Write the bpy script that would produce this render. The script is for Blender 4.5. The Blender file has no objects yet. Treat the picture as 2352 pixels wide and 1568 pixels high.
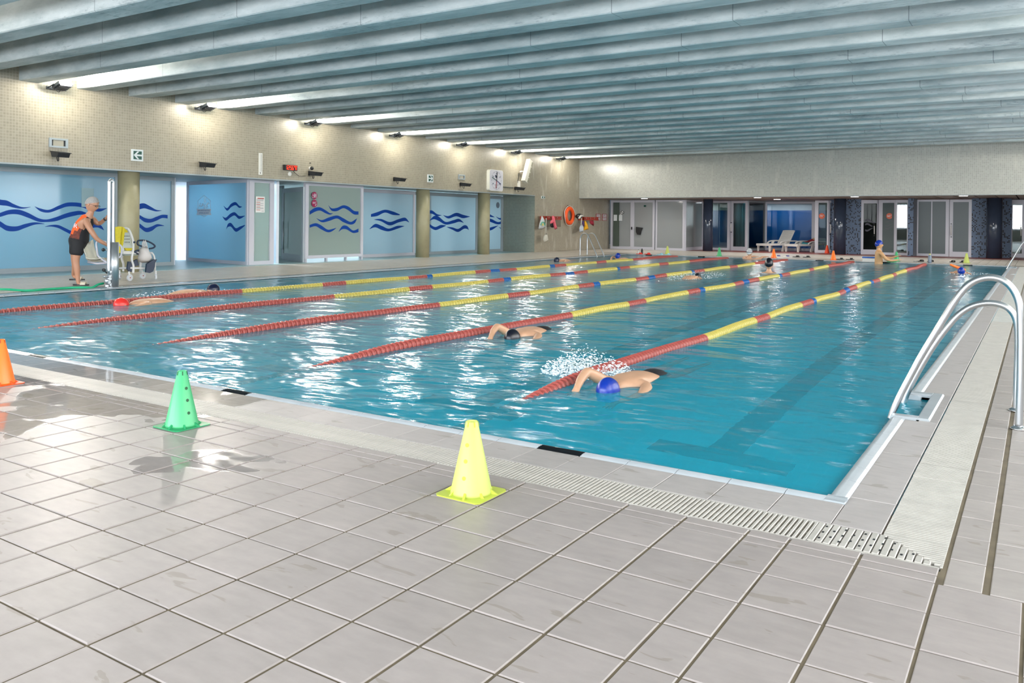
import bpy, bmesh, math, random
from mathutils import Vector, Matrix, noise
random.seed(7)
C = bpy.context.scene.collection
PI = math.pi
# ------------------------------------------------------------------ camera
H = 1.20                                   # lens height above the deck (m)
F, CY, YAW, PITCH, ROLL = 1892.4, 518.4, 0.5699, -0.0051, 0.0095
def cam_axes():
    cy, sy = math.cos(YAW), math.sin(YAW)
    f = Vector((-sy, cy, 0)); r = Vector((cy, sy, 0)); u = Vector((0, 0, 1))
    cp, sp = math.cos(PITCH), math.sin(PITCH)
    f2 = f*cp + u*sp; u2 = u*cp - f*sp
    cr, sr = math.cos(ROLL), math.sin(ROLL)
    return r*cr + u2*sr, u2*cr - r*sr, f2
AR, AU, AF = cam_axes()
cd = bpy.data.cameras.new('camera'); cam = bpy.data.objects.new('camera', cd); C.objects.link(cam)
cam.matrix_world = Matrix(((AR.x, AU.x, -AF.x, 0), (AR.y, AU.y, -AF.y, 0), (AR.z, AU.z, -AF.z, H), (0, 0, 0, 1)))
cd.sensor_width = 36; cd.lens = F/2352*36; cd.shift_y = (CY-784)/2352; cd.clip_end = 300
bpy.context.scene.camera = cam
# ------------------------------------------------------------------ view, world, daylight
sc = bpy.context.scene
sc.view_settings.view_transform = 'Standard'; sc.view_settings.look = 'None'
sc.view_settings.gamma = 1; sc.view_settings.exposure = 0.49; sc.view_settings.use_curve_mapping = False
cy = sc.cycles
cy.use_denoising = True; cy.max_bounces = 10; cy.diffuse_bounces = 5; cy.glossy_bounces = 5
cy.transmission_bounces = 6; cy.transparent_max_bounces = 8
cy.caustics_refractive = True; cy.caustics_reflective = False
cy.sample_clamp_indirect = 4.0; cy.sample_clamp_direct = 0; cy.blur_glossy = 0.6
w = bpy.data.worlds.new('world'); sc.world = w; w.use_nodes = True
w.node_tree.nodes['Background'].inputs[0].default_value = (0.75, 0.86, 1.0, 1)
w.node_tree.nodes['Background'].inputs[1].default_value = 1.0
def area(name, loc, rot, sx, sy, power, col=(1, 1, 1), parent=None, spread=None):
    l = bpy.data.lights.new(name, 'AREA'); l.shape = 'RECTANGLE'; l.size = sx; l.size_y = sy
    l.energy = power; l.color = col
    if spread: l.spread = spread
    o = bpy.data.objects.new(name, l); C.objects.link(o); o.location = loc; o.rotation_euler = rot
    if parent: o.parent = parent
    return o
XL, XR, YN, YF = -16.8, 3.4, -3.6, 31.57      # hall: left wall, right wall, wall behind the camera, far fascia
PX0, PX1, PY0, PY1 = -13.32, -0.78, 3.84, 28.95  # pool basin
ZB, ZL, ZS = 3.86, 2.25, 4.8                  # beam underside, lintel, slab
# daylight entering by the windows of the wall behind the camera and of the right wall
for i, x in enumerate((-14.2, -10.2, -6.2, -2.2, 1.6)):
    area('daylight', (x, YN-0.35, 1.95), (PI/2, 0, 0), 3.0, 1.9, 360, (0.9, 0.95, 1.0))
for i, y in enumerate((-1.0, 4.5, 10.0, 15.5, 21.0, 26.5)):
    area('daylight', (XR+0.35, y, 2.2), (0, PI/2, 0), 1.7, 4.0, 200, (0.92, 0.96, 1.0))
# ------------------------------------------------------------------ helpers
def ray(x, y): return AF + AR*((x-1176)/F) - AU*((y-CY)/F)
def atz(x, y, z=0.0):
    d = ray(x, y); return Vector((0, 0, H)) + d*((z-H)/d.z)
def atpl(x, y, p, n):
    d = ray(x, y); n = Vector(n); o = Vector((0, 0, H)); return o + d*((Vector(p)-o).dot(n)/d.dot(n))
def atx(x, y, X): return atpl(x, y, (X, 0, 0), (1, 0, 0))
def aty(x, y, Y): return atpl(x, y, (0, Y, 0), (0, 1, 0))
def xy(x, Y): v = aty(x, 520, Y); return v.x
MATS = {}
class N:
    def __init__(s, name):
        s.m = bpy.data.materials.new(name); s.m.use_nodes = True; s.t = s.m.node_tree
        s.b = s.t.nodes['Principled BSDF']; s.o = s.t.nodes['Material Output']
    def n(s, typ, **kw):
        x = s.t.nodes.new(typ)
        for k, v in kw.items():
            if k.startswith('_'): setattr(x, k[1:], v)
            else: x.inputs[k.replace('__', ' ')].default_value = v
        return x
    def l(s, a, b): s.t.links.new(a, b)
    def val(s, **kw):
        for k, v in kw.items(): s.b.inputs[k.replace('_', ' ')].default_value = v
def rgb(r, g, b):   # sRGB 0-255 -> linear
    f = lambda c: (c/255/12.92) if c/255 <= .04045 else ((c/255+.055)/1.055)**2.4
    return (f(r), f(g), f(b), 1)
def mat(name, col, rough=.5, metal=0, var=0, spec=.5, em=0, nz=0, nscale=20, alpha=None, coat=0):
    if name in MATS: return MATS[name]
    q = N(name); q.val(Base_Color=col, Roughness=rough, Metallic=metal)
    q.b.inputs['Specular IOR Level'].default_value = spec
    if coat: q.b.inputs['Coat Weight'].default_value = coat
    if em: q.b.inputs['Emission Color'].default_value = col; q.b.inputs['Emission Strength'].default_value = em
    src = None
    if nz:
        tc = q.n('ShaderNodeTexCoord'); no = q.n('ShaderNodeTexNoise', Scale=nscale, Detail=4.0); q.l(tc.outputs['Object'], no.inputs['Vector'])
        mx = q.n('ShaderNodeMix', _data_type='RGBA', _blend_type='MULTIPLY'); mx.inputs[0].default_value = nz
        mx.inputs[6].default_value = col; cr = q.n('ShaderNodeValToRGB'); cr.color_ramp.elements[0].position = .3; cr.color_ramp.elements[0].color = (.35, .35, .35, 1); cr.color_ramp.elements[1].position = .65
        q.l(no.outputs['Fac'], cr.inputs[0]); q.l(cr.outputs[0], mx.inputs[7]); q.l(mx.outputs[2], q.b.inputs['Base Color']); src = mx.outputs[2]
    if var:
        oi = q.n('ShaderNodeObjectInfo'); mr = q.n('ShaderNodeMapRange'); mr.inputs[3].default_value = 1-var; mr.inputs[4].default_value = 1+var
        q.l(oi.outputs['Random'], mr.inputs[0]); hv = q.n('ShaderNodeHueSaturation', Color=col); q.l(mr.outputs[0], hv.inputs['Value'])
        if src: q.l(src, hv.inputs['Color'])
        q.l(hv.outputs[0], q.b.inputs['Base Color'])
    MATS[name] = q.m; return q.m
def tag(o, label=None, cat=None, group=None, kind=None):
    if label: o['label'] = label
    if cat: o['category'] = cat
    if group: o['group'] = group
    if kind: o['kind'] = kind
    return o
def empty(name, loc=(0, 0, 0), rz=0, label=None, cat=None, group=None):
    o = bpy.data.objects.new(name, None); C.objects.link(o); o.location = loc; o.rotation_euler = (0, 0, rz)
    o.empty_display_size = .1
    return tag(o, label, cat, group)
def wmat(o):
    b = o.matrix_basis
    return (wmat(o.parent) @ o.matrix_parent_inverse @ b) if o.parent else b.copy()
def adopt(o, parent):
    o.parent = parent; o.matrix_parent_inverse = wmat(parent).inverted(); return o
class MB:
    def __init__(s): s.v = []; s.f = []; s.mi = []; s.sm = []; s.k = 0; s.M = None
    def add(s, vs, fs, smooth=False):
        b = len(s.v)
        s.v += [tuple(s.M @ Vector(v)) if s.M else tuple(v) for v in vs]
        for f in fs: s.f.append([b+i for i in f]); s.mi.append(s.k); s.sm.append(smooth)
        return s
    def box(s, x0, x1, y0, y1, z0, z1):
        v = [(x, y, z) for z in (z0, z1) for y in (y0, y1) for x in (x0, x1)]
        return s.add(v, [(0, 2, 3, 1), (4, 5, 7, 6), (0, 1, 5, 4), (2, 6, 7, 3), (0, 4, 6, 2), (1, 3, 7, 5)])
    def bbox(s, x0, x1, y0, y1, z0, z1, c=.004):     # box with its top edges bevelled
        v = [(x, y, z0) for y in (y0, y1) for x in (x0, x1)] + [(x, y, z1-c) for y in (y0, y1) for x in (x0, x1)] + \
            [(x, y, z1) for y in (y0+c, y1-c) for x in (x0+c, x1-c)]
        return s.add(v, [(0, 2, 3, 1), (0, 1, 5, 4), (1, 3, 7, 5), (3, 2, 6, 7), (2, 0, 4, 6), (4, 5, 9, 8), (5, 7, 11, 9), (7, 6, 10, 11), (6, 4, 8, 10), (8, 9, 11, 10)])
    def slab(s, p, q, z0, z1, t):                     # upright board from p to q (plan), thickness t centred
        p = Vector(p[:2]); q = Vector(q[:2]); d = (q-p).normalized(); n = Vector((-d.y, d.x))*t/2
        a = [p-n, q-n, q+n, p+n]; v = [(x.x, x.y, z0) for x in a]+[(x.x, x.y, z1) for x in a]
        return s.add(v, [(0, 3, 2, 1), (4, 5, 6, 7), (0, 1, 5, 4), (1, 2, 6, 5), (2, 3, 7, 6), (3, 0, 4, 7)])
    def prism(s, pts, n, h):                          # polygon pts (3d) extruded by n*h
        n = Vector(n)*h; m = len(pts); v = [Vector(p) for p in pts]+[Vector(p)+n for p in pts]
        return s.add(v, [list(range(m))[::-1], list(range(m, 2*m))]+[(i, (i+1) % m, m+(i+1) % m, m+i) for i in range(m)])
    def tube(s, path, r, n=12, cap=True):
        path = [Vector(p) for p in path]; m = len(path); up = None; vs = []
        rr = r if isinstance(r, (list, tuple)) else [r]*m
        for i, p in enumerate(path):
            t = (path[min(i+1, m-1)]-path[max(i-1, 0)]).normalized()
            if up is None: up = t.orthogonal().normalized()
            up = (up - t*up.dot(t)).normalized(); b = t.cross(up)
            for k in range(n):
                a = 2*PI*k/n; vs.append(p+(up*math.cos(a)+b*math.sin(a))*rr[i])
        fs = [(i*n+k, i*n+(k+1) % n, (i+1)*n+(k+1) % n, (i+1)*n+k) for i in range(m-1) for k in range(n)]
        s.add(vs, fs, True)
        if cap: b = len(s.v)-m*n; s.f += [list(range(b, b+n))[::-1], list(range(b+(m-1)*n, b+m*n))]; s.mi += [s.k]*2; s.sm += [False]*2
        return s
    def lathe(s, prof, c=(0, 0, 0), n=24, ax='z', smooth=True, sq=0):
        vs = []; c = Vector(c); m = len(prof)
        for r, z in prof:
            for k in range(n):
                a = 2*PI*k/n; x, y = r*math.cos(a), r*math.sin(a)
                q = {'z': (x, y, z), 'x': (z, x, y), 'y': (y, z, x)}[ax]; vs.append(c+Vector(q))
        fs = [(i*n+k, i*n+(k+1) % n, (i+1)*n+(k+1) % n, (i+1)*n+k) for i in range(m-1) for k in range(n)]
        s.add(vs, fs, smooth)
        b = len(s.v)-m*n
        if prof[0][0] > 1e-6: s.f.append(list(range(b, b+n))[::-1]); s.mi.append(s.k); s.sm.append(False)
        if prof[-1][0] > 1e-6: s.f.append(list(range(b+(m-1)*n, b+m*n))); s.mi.append(s.k); s.sm.append(False)
        return s
    def ball(s, c, rx, ry=None, rz=None, n=14, m=9, z0=-1):
        ry = ry or rx; rz = rz or rx; c = Vector(c); vs = []
        for i in range(m+1):
            t = math.asin(z0)+(PI/2-math.asin(z0))*i/m
            for k in range(n):
                a = 2*PI*k/n; vs.append(c+Vector((rx*math.cos(t)*math.cos(a), ry*math.cos(t)*math.sin(a), rz*math.sin(t))))
        return s.add(vs, [(i*n+k, i*n+(k+1) % n, (i+1)*n+(k+1) % n, (i+1)*n+k) for i in range(m) for k in range(n)], True)
    def mesh(s, name, mats):
        me = bpy.data.meshes.new(name); me.from_pydata(s.v, [], s.f)
        for m in (mats if isinstance(mats, (list, tuple)) else [mats]): me.materials.append(m)
        me.polygons.foreach_set('material_index', s.mi); me.polygons.foreach_set('use_smooth', s.sm)
        me.update(); return me
    def obj(s, name, mats, parent=None, kind=None):
        o = bpy.data.objects.new(name, s.mesh(name, mats)); C.objects.link(o)
        if parent: adopt(o, parent)
        if kind: o['kind'] = kind
        return o
def inst(name, me, loc=(0, 0, 0), parent=None, rot=(0, 0, 0), scale=(1, 1, 1)):
    o = bpy.data.objects.new(name, me); C.objects.link(o); o.location = loc; o.rotation_euler = rot; o.scale = scale
    if parent: adopt(o, parent)
    return o
def copy_tree(o, parent=None):
    c = o.copy(); C.objects.link(c)
    if parent: c.parent = parent
    for ch in list(o.children): copy_tree(ch, c)
    return c
def text_mesh(txt, size, ext=.001):
    cu = bpy.data.curves.new('t', 'FONT'); cu.body = txt; cu.size = size; cu.align_x = 'CENTER'; cu.align_y = 'CENTER'; cu.extrude = ext; cu.resolution_u = 3
    o = bpy.data.objects.new('t', cu); C.objects.link(o); me = bpy.data.meshes.new_from_object(o.evaluated_get(bpy.context.evaluated_depsgraph_get()))
    bpy.data.objects.remove(o); bpy.data.curves.remove(cu); return me
def lettering(txt, size, m, loc, right, up, parent=None, name='lettering', sx=1.0):
    me = text_mesh(txt, size); me.materials.clear(); me.materials.append(m)
    r = Vector(right).normalized(); u = Vector(up).normalized(); n = r.cross(u)
    o = bpy.data.objects.new(name, me); C.objects.link(o)
    o.matrix_world = Matrix(((r.x*sx, u.x, n.x, loc[0]), (r.y*sx, u.y, n.y, loc[1]), (r.z*sx, u.z, n.z, loc[2]), (0, 0, 0, 1)))
    if parent: adopt(o, parent)
    return o
def crom(pts, k=6):
    out = []; P = [pts[0]]+list(pts)+[pts[-1]]
    for i in range(1, len(P)-2):
        for j in range(k):
            t = j/k; out.append(tuple(.5*((2*P[i][c])+(-P[i-1][c]+P[i+1][c])*t+(2*P[i-1][c]-5*P[i][c]+4*P[i+1][c]-P[i+2][c])*t*t+(-P[i-1][c]+3*P[i][c]-3*P[i+1][c]+P[i+2][c])*t**3) for c in range(len(pts[0]))))
    out.append(tuple(pts[-1])); return out
# ------------------------------------------------------------------ materials
def tile_mosaic(name, base, grout, pitch, axes, joint=.12, rough=.3, dark=None, dfrac=.3, var=.1, stain=0):
    """small square wall tiles laid in the plane of two world axes"""
    q = N(name); g = q.n('ShaderNodeNewGeometry'); sx = q.n('ShaderNodeSeparateXYZ'); q.l(g.outputs['Position'], sx.inputs[0])
    fr = []; fl = []
    for a in axes:
        d = q.n('ShaderNodeMath', _operation='DIVIDE'); q.l(sx.outputs[a], d.inputs[0]); d.inputs[1].default_value = pitch
        f = q.n('ShaderNodeMath', _operation='FRACT'); q.l(d.outputs[0], f.inputs[0]); fr.append(f)
        h = q.n('ShaderNodeMath', _operation='FLOOR'); q.l(d.outputs[0], h.inputs[0]); fl.append(h)
    gs = []
    for f in fr:
        a = q.n('ShaderNodeMath', _operation='SUBTRACT'); a.inputs[1].default_value = .5; q.l(f.outputs[0], a.inputs[0])
        b = q.n('ShaderNodeMath', _operation='ABSOLUTE'); q.l(a.outputs[0], b.inputs[0]); gs.append(b)
    mx = q.n('ShaderNodeMath', _operation='MAXIMUM'); q.l(gs[0].outputs[0], mx.inputs[0]); q.l(gs[1].outputs[0], mx.inputs[1])
    gm = q.n('ShaderNodeMapRange'); gm.inputs[1].default_value = .5-joint; gm.inputs[2].default_value = .5-joint*.6; q.l(mx.outputs[0], gm.inputs[0])
    cb = q.n('ShaderNodeCombineXYZ'); q.l(fl[0].outputs[0], cb.inputs[0]); q.l(fl[1].outputs[0], cb.inputs[1])
    wn = q.n('ShaderNodeTexWhiteNoise'); q.l(cb.outputs[0], wn.inputs[0])
    mr = q.n('ShaderNodeMapRange'); mr.inputs[3].default_value = 1-var; mr.inputs[4].default_value = 1+var; q.l(wn.outputs['Value'], mr.inputs[0])
    hv = q.n('ShaderNodeHueSaturation', Color=base); q.l(mr.outputs[0], hv.inputs['Value']); col = hv.outputs[0]
    if dark:
        lt = q.n('ShaderNodeMath', _operation='LESS_THAN'); q.l(wn.outputs['Value'], lt.inputs[0]); lt.inputs[1].default_value = dfrac
        m2 = q.n('ShaderNodeMix', _data_type='RGBA'); q.l(lt.outputs[0], m2.inputs[0]); q.l(col, m2.inputs[6]); m2.inputs[7].default_value = dark; col = m2.outputs[2]
    m3 = q.n('ShaderNodeMix', _data_type='RGBA'); q.l(gm.outputs[0], m3.inputs[0]); q.l(col, m3.inputs[6]); m3.inputs[7].default_value = grout
    col = m3.outputs[2]
    if stain:
        mp = q.n('ShaderNodeMapping'); mp.inputs['Scale'].default_value = (1.6, 1.6, .45); q.l(g.outputs['Position'], mp.inputs[0])
        no = q.n('ShaderNodeTexNoise', Scale=2.2, Detail=6.0); q.l(mp.outputs[0], no.inputs['Vector'])
        r2 = q.n('ShaderNodeMapRange'); r2.inputs[1].default_value = .56; r2.inputs[2].default_value = .72; r2.inputs[4].default_value = stain; q.l(no.outputs['Fac'], r2.inputs[0])
        ym = q.n('ShaderNodeMapRange'); ym.inputs[1].default_value = 24; ym.inputs[2].default_value = 28.5; ym.inputs[3].default_value = .12; q.l(sx.outputs[1], ym.inputs[0])
        mm = q.n('ShaderNodeMath', _operation='MULTIPLY'); q.l(r2.outputs[0], mm.inputs[0]); q.l(ym.outputs[0], mm.inputs[1])
        m4 = q.n('ShaderNodeMix', _data_type='RGBA'); q.l(mm.outputs[0], m4.inputs[0]); q.l(col, m4.inputs[6]); m4.inputs[7].default_value = rgb(205, 200, 190); col = m4.outputs[2]
    q.l(col, q.b.inputs['Base Color'])
    bp = q.n('ShaderNodeBump', Strength=.25, Distance=.002); bp.invert = True; q.l(gm.outputs[0], bp.inputs['Height']); q.l(bp.outputs[0], q.b.inputs['Normal'])
    q.val(Roughness=rough); MATS[name] = q.m; return q.m
MOS_L = tile_mosaic('beige_mosaic', rgb(148, 141, 124), rgb(166, 158, 142), .0575, (1, 2), rough=.35, stain=.5)
MOS_F = tile_mosaic('grey_beige_mosaic', rgb(152, 153, 146), rgb(168, 168, 161), .0575, (0, 2), rough=.35, stain=.25)
MOS_B = tile_mosaic('blue_black_mosaic', rgb(88, 108, 136), rgb(98, 110, 128), .048, (0, 2), joint=.1, dark=rgb(14, 17, 28), dfrac=.26, var=.12, rough=.6)
MOS_G = tile_mosaic('green_grey_mosaic', rgb(120, 128, 118), rgb(176, 180, 168), .0575, (0, 2), rough=.35)

def concrete():
    q = N('board_marked_concrete'); tc = q.n('ShaderNodeTexCoord'); oi = q.n('ShaderNodeObjectInfo')
    ad = q.n('ShaderNodeVectorMath', _operation='ADD'); sc_ = q.n('ShaderNodeVectorMath', _operation='SCALE'); sc_.inputs['Scale'].default_value = 37
    cbn = q.n('ShaderNodeCombineXYZ'); q.l(oi.outputs['Random'], cbn.inputs[0]); q.l(oi.outputs['Random'], cbn.inputs[2]); q.l(cbn.outputs[0], sc_.inputs[0])
    q.l(tc.outputs['Object'], ad.inputs[0]); q.l(sc_.outputs[0], ad.inputs[1])
    mp = q.n('ShaderNodeMapping'); mp.inputs['Scale'].default_value = (.5, 2, 1.6); q.l(ad.outputs[0], mp.inputs[0])
    n1 = q.n('ShaderNodeTexNoise', Scale=1.2, Detail=8.0, Roughness=.65); q.l(mp.outputs[0], n1.inputs['Vector'])
    cr = q.n('ShaderNodeValToRGB'); cr.color_ramp.elements[0].position = .32; cr.color_ramp.elements[0].color = rgb(136, 150, 153); cr.color_ramp.elements[1].position = .66; cr.color_ramp.elements[1].color = rgb(196, 202, 202)
    q.l(n1.outputs['Fac'], cr.inputs[0])
    # rust-grey weathering that hugs the lower arris of each beam
    mp2 = q.n('ShaderNodeMapping'); mp2.inputs['Scale'].default_value = (2.2, 8, 9); q.l(ad.outputs[0], mp2.inputs[0])
    n2 = q.n('ShaderNodeTexNoise', Scale=2.5, Detail=9.0, Roughness=.75); q.l(mp2.outputs[0], n2.inputs['Vector'])
    sp = q.n('ShaderNodeSeparateXYZ'); q.l(tc.outputs['Object'], sp.inputs[0])
    zr = q.n('ShaderNodeMapRange'); zr.inputs[1].default_value = 0; zr.inputs[2].default_value = .22; zr.inputs[3].default_value = .16; zr.inputs[4].default_value = 0; q.l(sp.outputs[2], zr.inputs[0])
    n3 = q.n('ShaderNodeTexNoise', Scale=.35, Detail=2.0); q.l(ad.outputs[0], n3.inputs['Vector'])
    s3 = q.n('ShaderNodeMapRange'); s3.inputs[1].default_value = .4; s3.inputs[2].default_value = .7; q.l(n3.outputs['Fac'], s3.inputs[0])
    m_ = q.n('ShaderNodeMath', _operation='MULTIPLY'); q.l(zr.outputs[0], m_.inputs[0]); q.l(s3.outputs[0], m_.inputs[1])
    a_ = q.n('ShaderNodeMath', _operation='ADD'); q.l(n2.outputs['Fac'], a_.inputs[0]); q.l(m_.outputs[0], a_.inputs[1])
    c2 = q.n('ShaderNodeMapRange'); c2.inputs[1].default_value = .6; c2.inputs[2].default_value = .72; c2.inputs[4].default_value = .5; q.l(a_.outputs[0], c2.inputs[0])
    mx = q.n('ShaderNodeMix', _data_type='RGBA'); q.l(c2.outputs[0], mx.inputs[0]); q.l(cr.outputs[0], mx.inputs[6]); mx.inputs[7].default_value = rgb(96, 110, 116)
    # pour joints
    of = q.n('ShaderNodeMath', _operation='MULTIPLY_ADD'); q.l(oi.outputs['Random'], of.inputs[0]); of.inputs[1].default_value = 3.1; q.l(sp.outputs[0], of.inputs[2])
    dv = q.n('ShaderNodeMath', _operation='DIVIDE'); q.l(of.outputs[0], dv.inputs[0]); dv.inputs[1].default_value = 3.1
    fr = q.n('ShaderNodeMath', _operation='FRACT'); q.l(dv.outputs[0], fr.inputs[0])
    lt = q.n('ShaderNodeMath', _operation='LESS_THAN'); q.l(fr.outputs[0], lt.inputs[0]); lt.inputs[1].default_value = .0035
    lm = q.n('ShaderNodeMath', _operation='MULTIPLY'); q.l(lt.outputs[0], lm.inputs[0]); lm.inputs[1].default_value = .6
    m5 = q.n('ShaderNodeMix', _data_type='RGBA'); q.l(lm.outputs[0], m5.inputs[0]); q.l(mx.outputs[2], m5.inputs[6]); m5.inputs[7].default_value = rgb(60, 70, 76)
    q.l(m5.outputs[2], q.b.inputs['Base Color'])
    bp = q.n('ShaderNodeBump', Strength=.25, Distance=.006); q.l(a_.outputs[0], bp.inputs['Height']); bp.invert = True; q.l(bp.outputs[0], q.b.inputs['Normal'])
    q.val(Roughness=.8); return q.m
CONC = concrete()

def deck_tile(name, col, wet=True, var=.05):
    q = N(name); g = q.n('ShaderNodeNewGeometry'); oi = q.n('ShaderNodeObjectInfo')
    n1 = q.n('ShaderNodeTexNoise', Scale=5.0, Detail=6.0, Roughness=.7); q.l(g.outputs['Position'], n1.inputs['Vector'])
    mp = q.n('ShaderNodeMapping'); mp.inputs['Scale'].default_value = (1, 3.2, 1); mp.inputs['Rotation'].default_value = (0, 0, .3); q.l(g.outputs['Position'], mp.inputs[0])
    nst = q.n('ShaderNodeTexNoise', Scale=8.0, Detail=5.0); q.l(mp.outputs[0], nst.inputs['Vector'])
    ad = q.n('ShaderNodeMath', _operation='ADD'); q.l(n1.outputs['Fac'], ad.inputs[0]); q.l(nst.outputs['Fac'], ad.inputs[1])
    v1 = q.n('ShaderNodeMapRange'); v1.inputs[1].default_value = .6; v1.inputs[2].default_value = 1.4; v1.inputs[3].default_value = .86; v1.inputs[4].default_value = 1.08; q.l(ad.outputs[0], v1.inputs[0])
    v2 = q.n('ShaderNodeMapRange'); v2.inputs[3].default_value = 1-var; v2.inputs[4].default_value = 1+var; q.l(oi.outputs['Random'], v2.inputs[0])
    mu = q.n('ShaderNodeMath', _operation='MULTIPLY'); q.l(v1.outputs[0], mu.inputs[0]); q.l(v2.outputs[0], mu.inputs[1])
    hv = q.n('ShaderNodeHueSaturation', Color=col); q.l(mu.outputs[0], hv.inputs['Value'])
    # brown damp stains
    n4 = q.n('ShaderNodeTexNoise', Scale=4.3, Detail=3.0, Roughness=.45, Distortion=.7); q.l(mp.outputs[0], n4.inputs['Vector'])
    st = q.n('ShaderNodeMapRange'); st.inputs[1].default_value = .655; st.inputs[2].default_value = .675; st.inputs[4].default_value = .38; q.l(n4.outputs['Fac'], st.inputs[0])
    mx = q.n('ShaderNodeMix', _data_type='RGBA'); q.l(st.outputs[0], mx.inputs[0]); q.l(hv.outputs[0], mx.inputs[6]); mx.inputs[7].default_value = rgb(118, 108, 90)
    q.l(mx.outputs[2], q.b.inputs['Base Color'])
    rough = .5
    if wet:   # splashed water lying on the tiles, most of it toward the left end
        n5 = q.n('ShaderNodeTexNoise', Scale=1.3, Detail=3.0, Distortion=.5); q.l(g.outputs['Position'], n5.inputs['Vector'])
        sx = q.n('ShaderNodeSeparateXYZ'); q.l(g.outputs['Position'], sx.inputs[0])
        r1 = q.n('ShaderNodeMapRange'); r1.inputs[1].default_value = -6.0; r1.inputs[2].default_value = -2.2; r1.inputs[3].default_value = .2; r1.inputs[4].default_value = -.13; q.l(sx.outputs[0], r1.inputs[0])
        r1b = q.n('ShaderNodeMapRange'); r1b.inputs[1].default_value = 1.4; r1b.inputs[2].default_value = 3.1; r1b.inputs[3].default_value = -.16; r1b.inputs[4].default_value = .02; q.l(sx.outputs[1], r1b.inputs[0])
        a1 = q.n('ShaderNodeMath', _operation='ADD'); q.l(r1.outputs[0], a1.inputs[0]); q.l(r1b.outputs[0], a1.inputs[1])
        a2 = q.n('ShaderNodeMath', _operation='ADD'); q.l(n5.outputs['Fac'], a2.inputs[0]); q.l(a1.outputs[0], a2.inputs[1])
        wt = q.n('ShaderNodeMapRange'); wt.inputs[1].default_value = .575; wt.inputs[2].default_value = .6; q.l(a2.outputs[0], wt.inputs[0])
        rr = q.n('ShaderNodeMapRange'); rr.inputs[3].default_value = .42; rr.inputs[4].default_value = .06; q.l(wt.outputs[0], rr.inputs[0]); q.l(rr.outputs[0], q.b.inputs['Roughness'])
        bp = q.n('ShaderNodeBump', Strength=.2, Distance=.002); nb = q.n('ShaderNodeTexNoise', Scale=14.0, Detail=2.0); q.l(g.outputs['Position'], nb.inputs['Vector']); q.l(nb.outputs['Fac'], bp.inputs['Height']); q.l(bp.outputs[0], q.b.inputs['Normal'])
    else: q.val(Roughness=rough)
    MATS[name] = q.m; return q.m
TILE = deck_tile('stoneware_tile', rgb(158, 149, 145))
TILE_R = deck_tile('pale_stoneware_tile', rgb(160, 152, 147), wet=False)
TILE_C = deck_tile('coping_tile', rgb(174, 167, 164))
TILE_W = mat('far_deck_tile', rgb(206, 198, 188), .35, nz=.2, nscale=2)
GROUT = mat('brown_grout', rgb(112, 100, 80), .8, nz=.5, nscale=9)
NOSE = mat('white_glazed_nosing', rgb(170, 176, 180), .25, nz=.12, nscale=8)
NOSE_K = mat('black_glazed_nosing', rgb(14, 16, 20), .12)
GRATE = mat('white_plastic_grate', rgb(186, 181, 173), .42, nz=.2, nscale=12)
CHANNEL = mat('drain_channel', rgb(70, 62, 52), .8)
LSTEEL = mat('satin_lift_steel', (.50, .52, .54, 1), .38, .85)
STEEL = mat('brushed_stainless_steel', (.55, .57, .59, 1), .3, 1.0)
CHROME = mat('polished_chrome', (.75, .76, .78, 1), .1, 1.0)
ALU = mat('white_aluminium', rgb(196, 196, 206), .35)
ALU_G = mat('grey_aluminium', rgb(150, 160, 166), .35)
WHITEP = mat('white_plastic', rgb(222, 220, 214), .4)
BLACK = mat('black_plastic', rgb(24, 25, 28), .45)
DARKM = mat('dark_lamp_metal', rgb(42, 46, 52), .4, .3)
def pane_mat(name, col, trans=.5, rough=.12):
    q = N(name); q.t.nodes.remove(q.b)
    d = q.n('ShaderNodeBsdfDiffuse', Color=col); t = q.n('ShaderNodeBsdfTranslucent', Color=col); m = q.n('ShaderNodeMixShader'); m.inputs[0].default_value = trans
    q.l(d.outputs[0], m.inputs[1]); q.l(t.outputs[0], m.inputs[2])
    g = q.n('ShaderNodeBsdfGlossy', Roughness=rough); fr = q.n('ShaderNodeFresnel', IOR=1.45); m2 = q.n('ShaderNodeMixShader')
    q.l(fr.outputs[0], m2.inputs[0]); q.l(m.outputs[0], m2.inputs[1]); q.l(g.outputs[0], m2.inputs[2]); q.l(m2.outputs[0], q.o.inputs[0]); MATS[name] = q.m; return q.m
def glass_mat(name, tint, ior=1.5):
    q = N(name); q.t.nodes.remove(q.b)
    t = q.n('ShaderNodeBsdfTransparent', Color=tint); g = q.n('ShaderNodeBsdfGlossy', Roughness=.02); fr = q.n('ShaderNodeFresnel', IOR=ior); m = q.n('ShaderNodeMixShader')
    q.l(fr.outputs[0], m.inputs[0]); q.l(t.outputs[0], m.inputs[1]); q.l(g.outputs[0], m.inputs[2]); q.l(m.outputs[0], q.o.inputs[0]); MATS[name] = q.m; return q.m
FR_BLUE = pane_mat('frosted_blue_glass', (.42, .68, .82, 1), .6)
FR_GREEN = pane_mat('frosted_green_glass', (.55, .67, .63, 1), .55)
FR_PALE = pane_mat('frosted_pale_glass', (.6, .76, .84, 1), .6)
FR_DARK = pane_mat('frosted_dark_glass', (.115, .15, .155, 1), .3, .3)
FR_GREY = pane_mat('frosted_grey_glass', (.47, .50, .51, 1), .4, .08)
GL_DARK = glass_mat('tinted_clear_glass', (.45, .58, .58, 1), 1.9)
GL_CLEAR = glass_mat('clear_glass', (.85, .9, .95, 1), 1.35)
GL_DIM = glass_mat('dim_clear_glass', (.5, .55, .52, 1), 1.18)
DECAL = mat('blue_wave_film', rgb(0, 62, 150), .5, spec=.2)
LAMPW = mat('lit_lamp_glass', (1, .97, .9, 1), .3, em=12)
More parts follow.
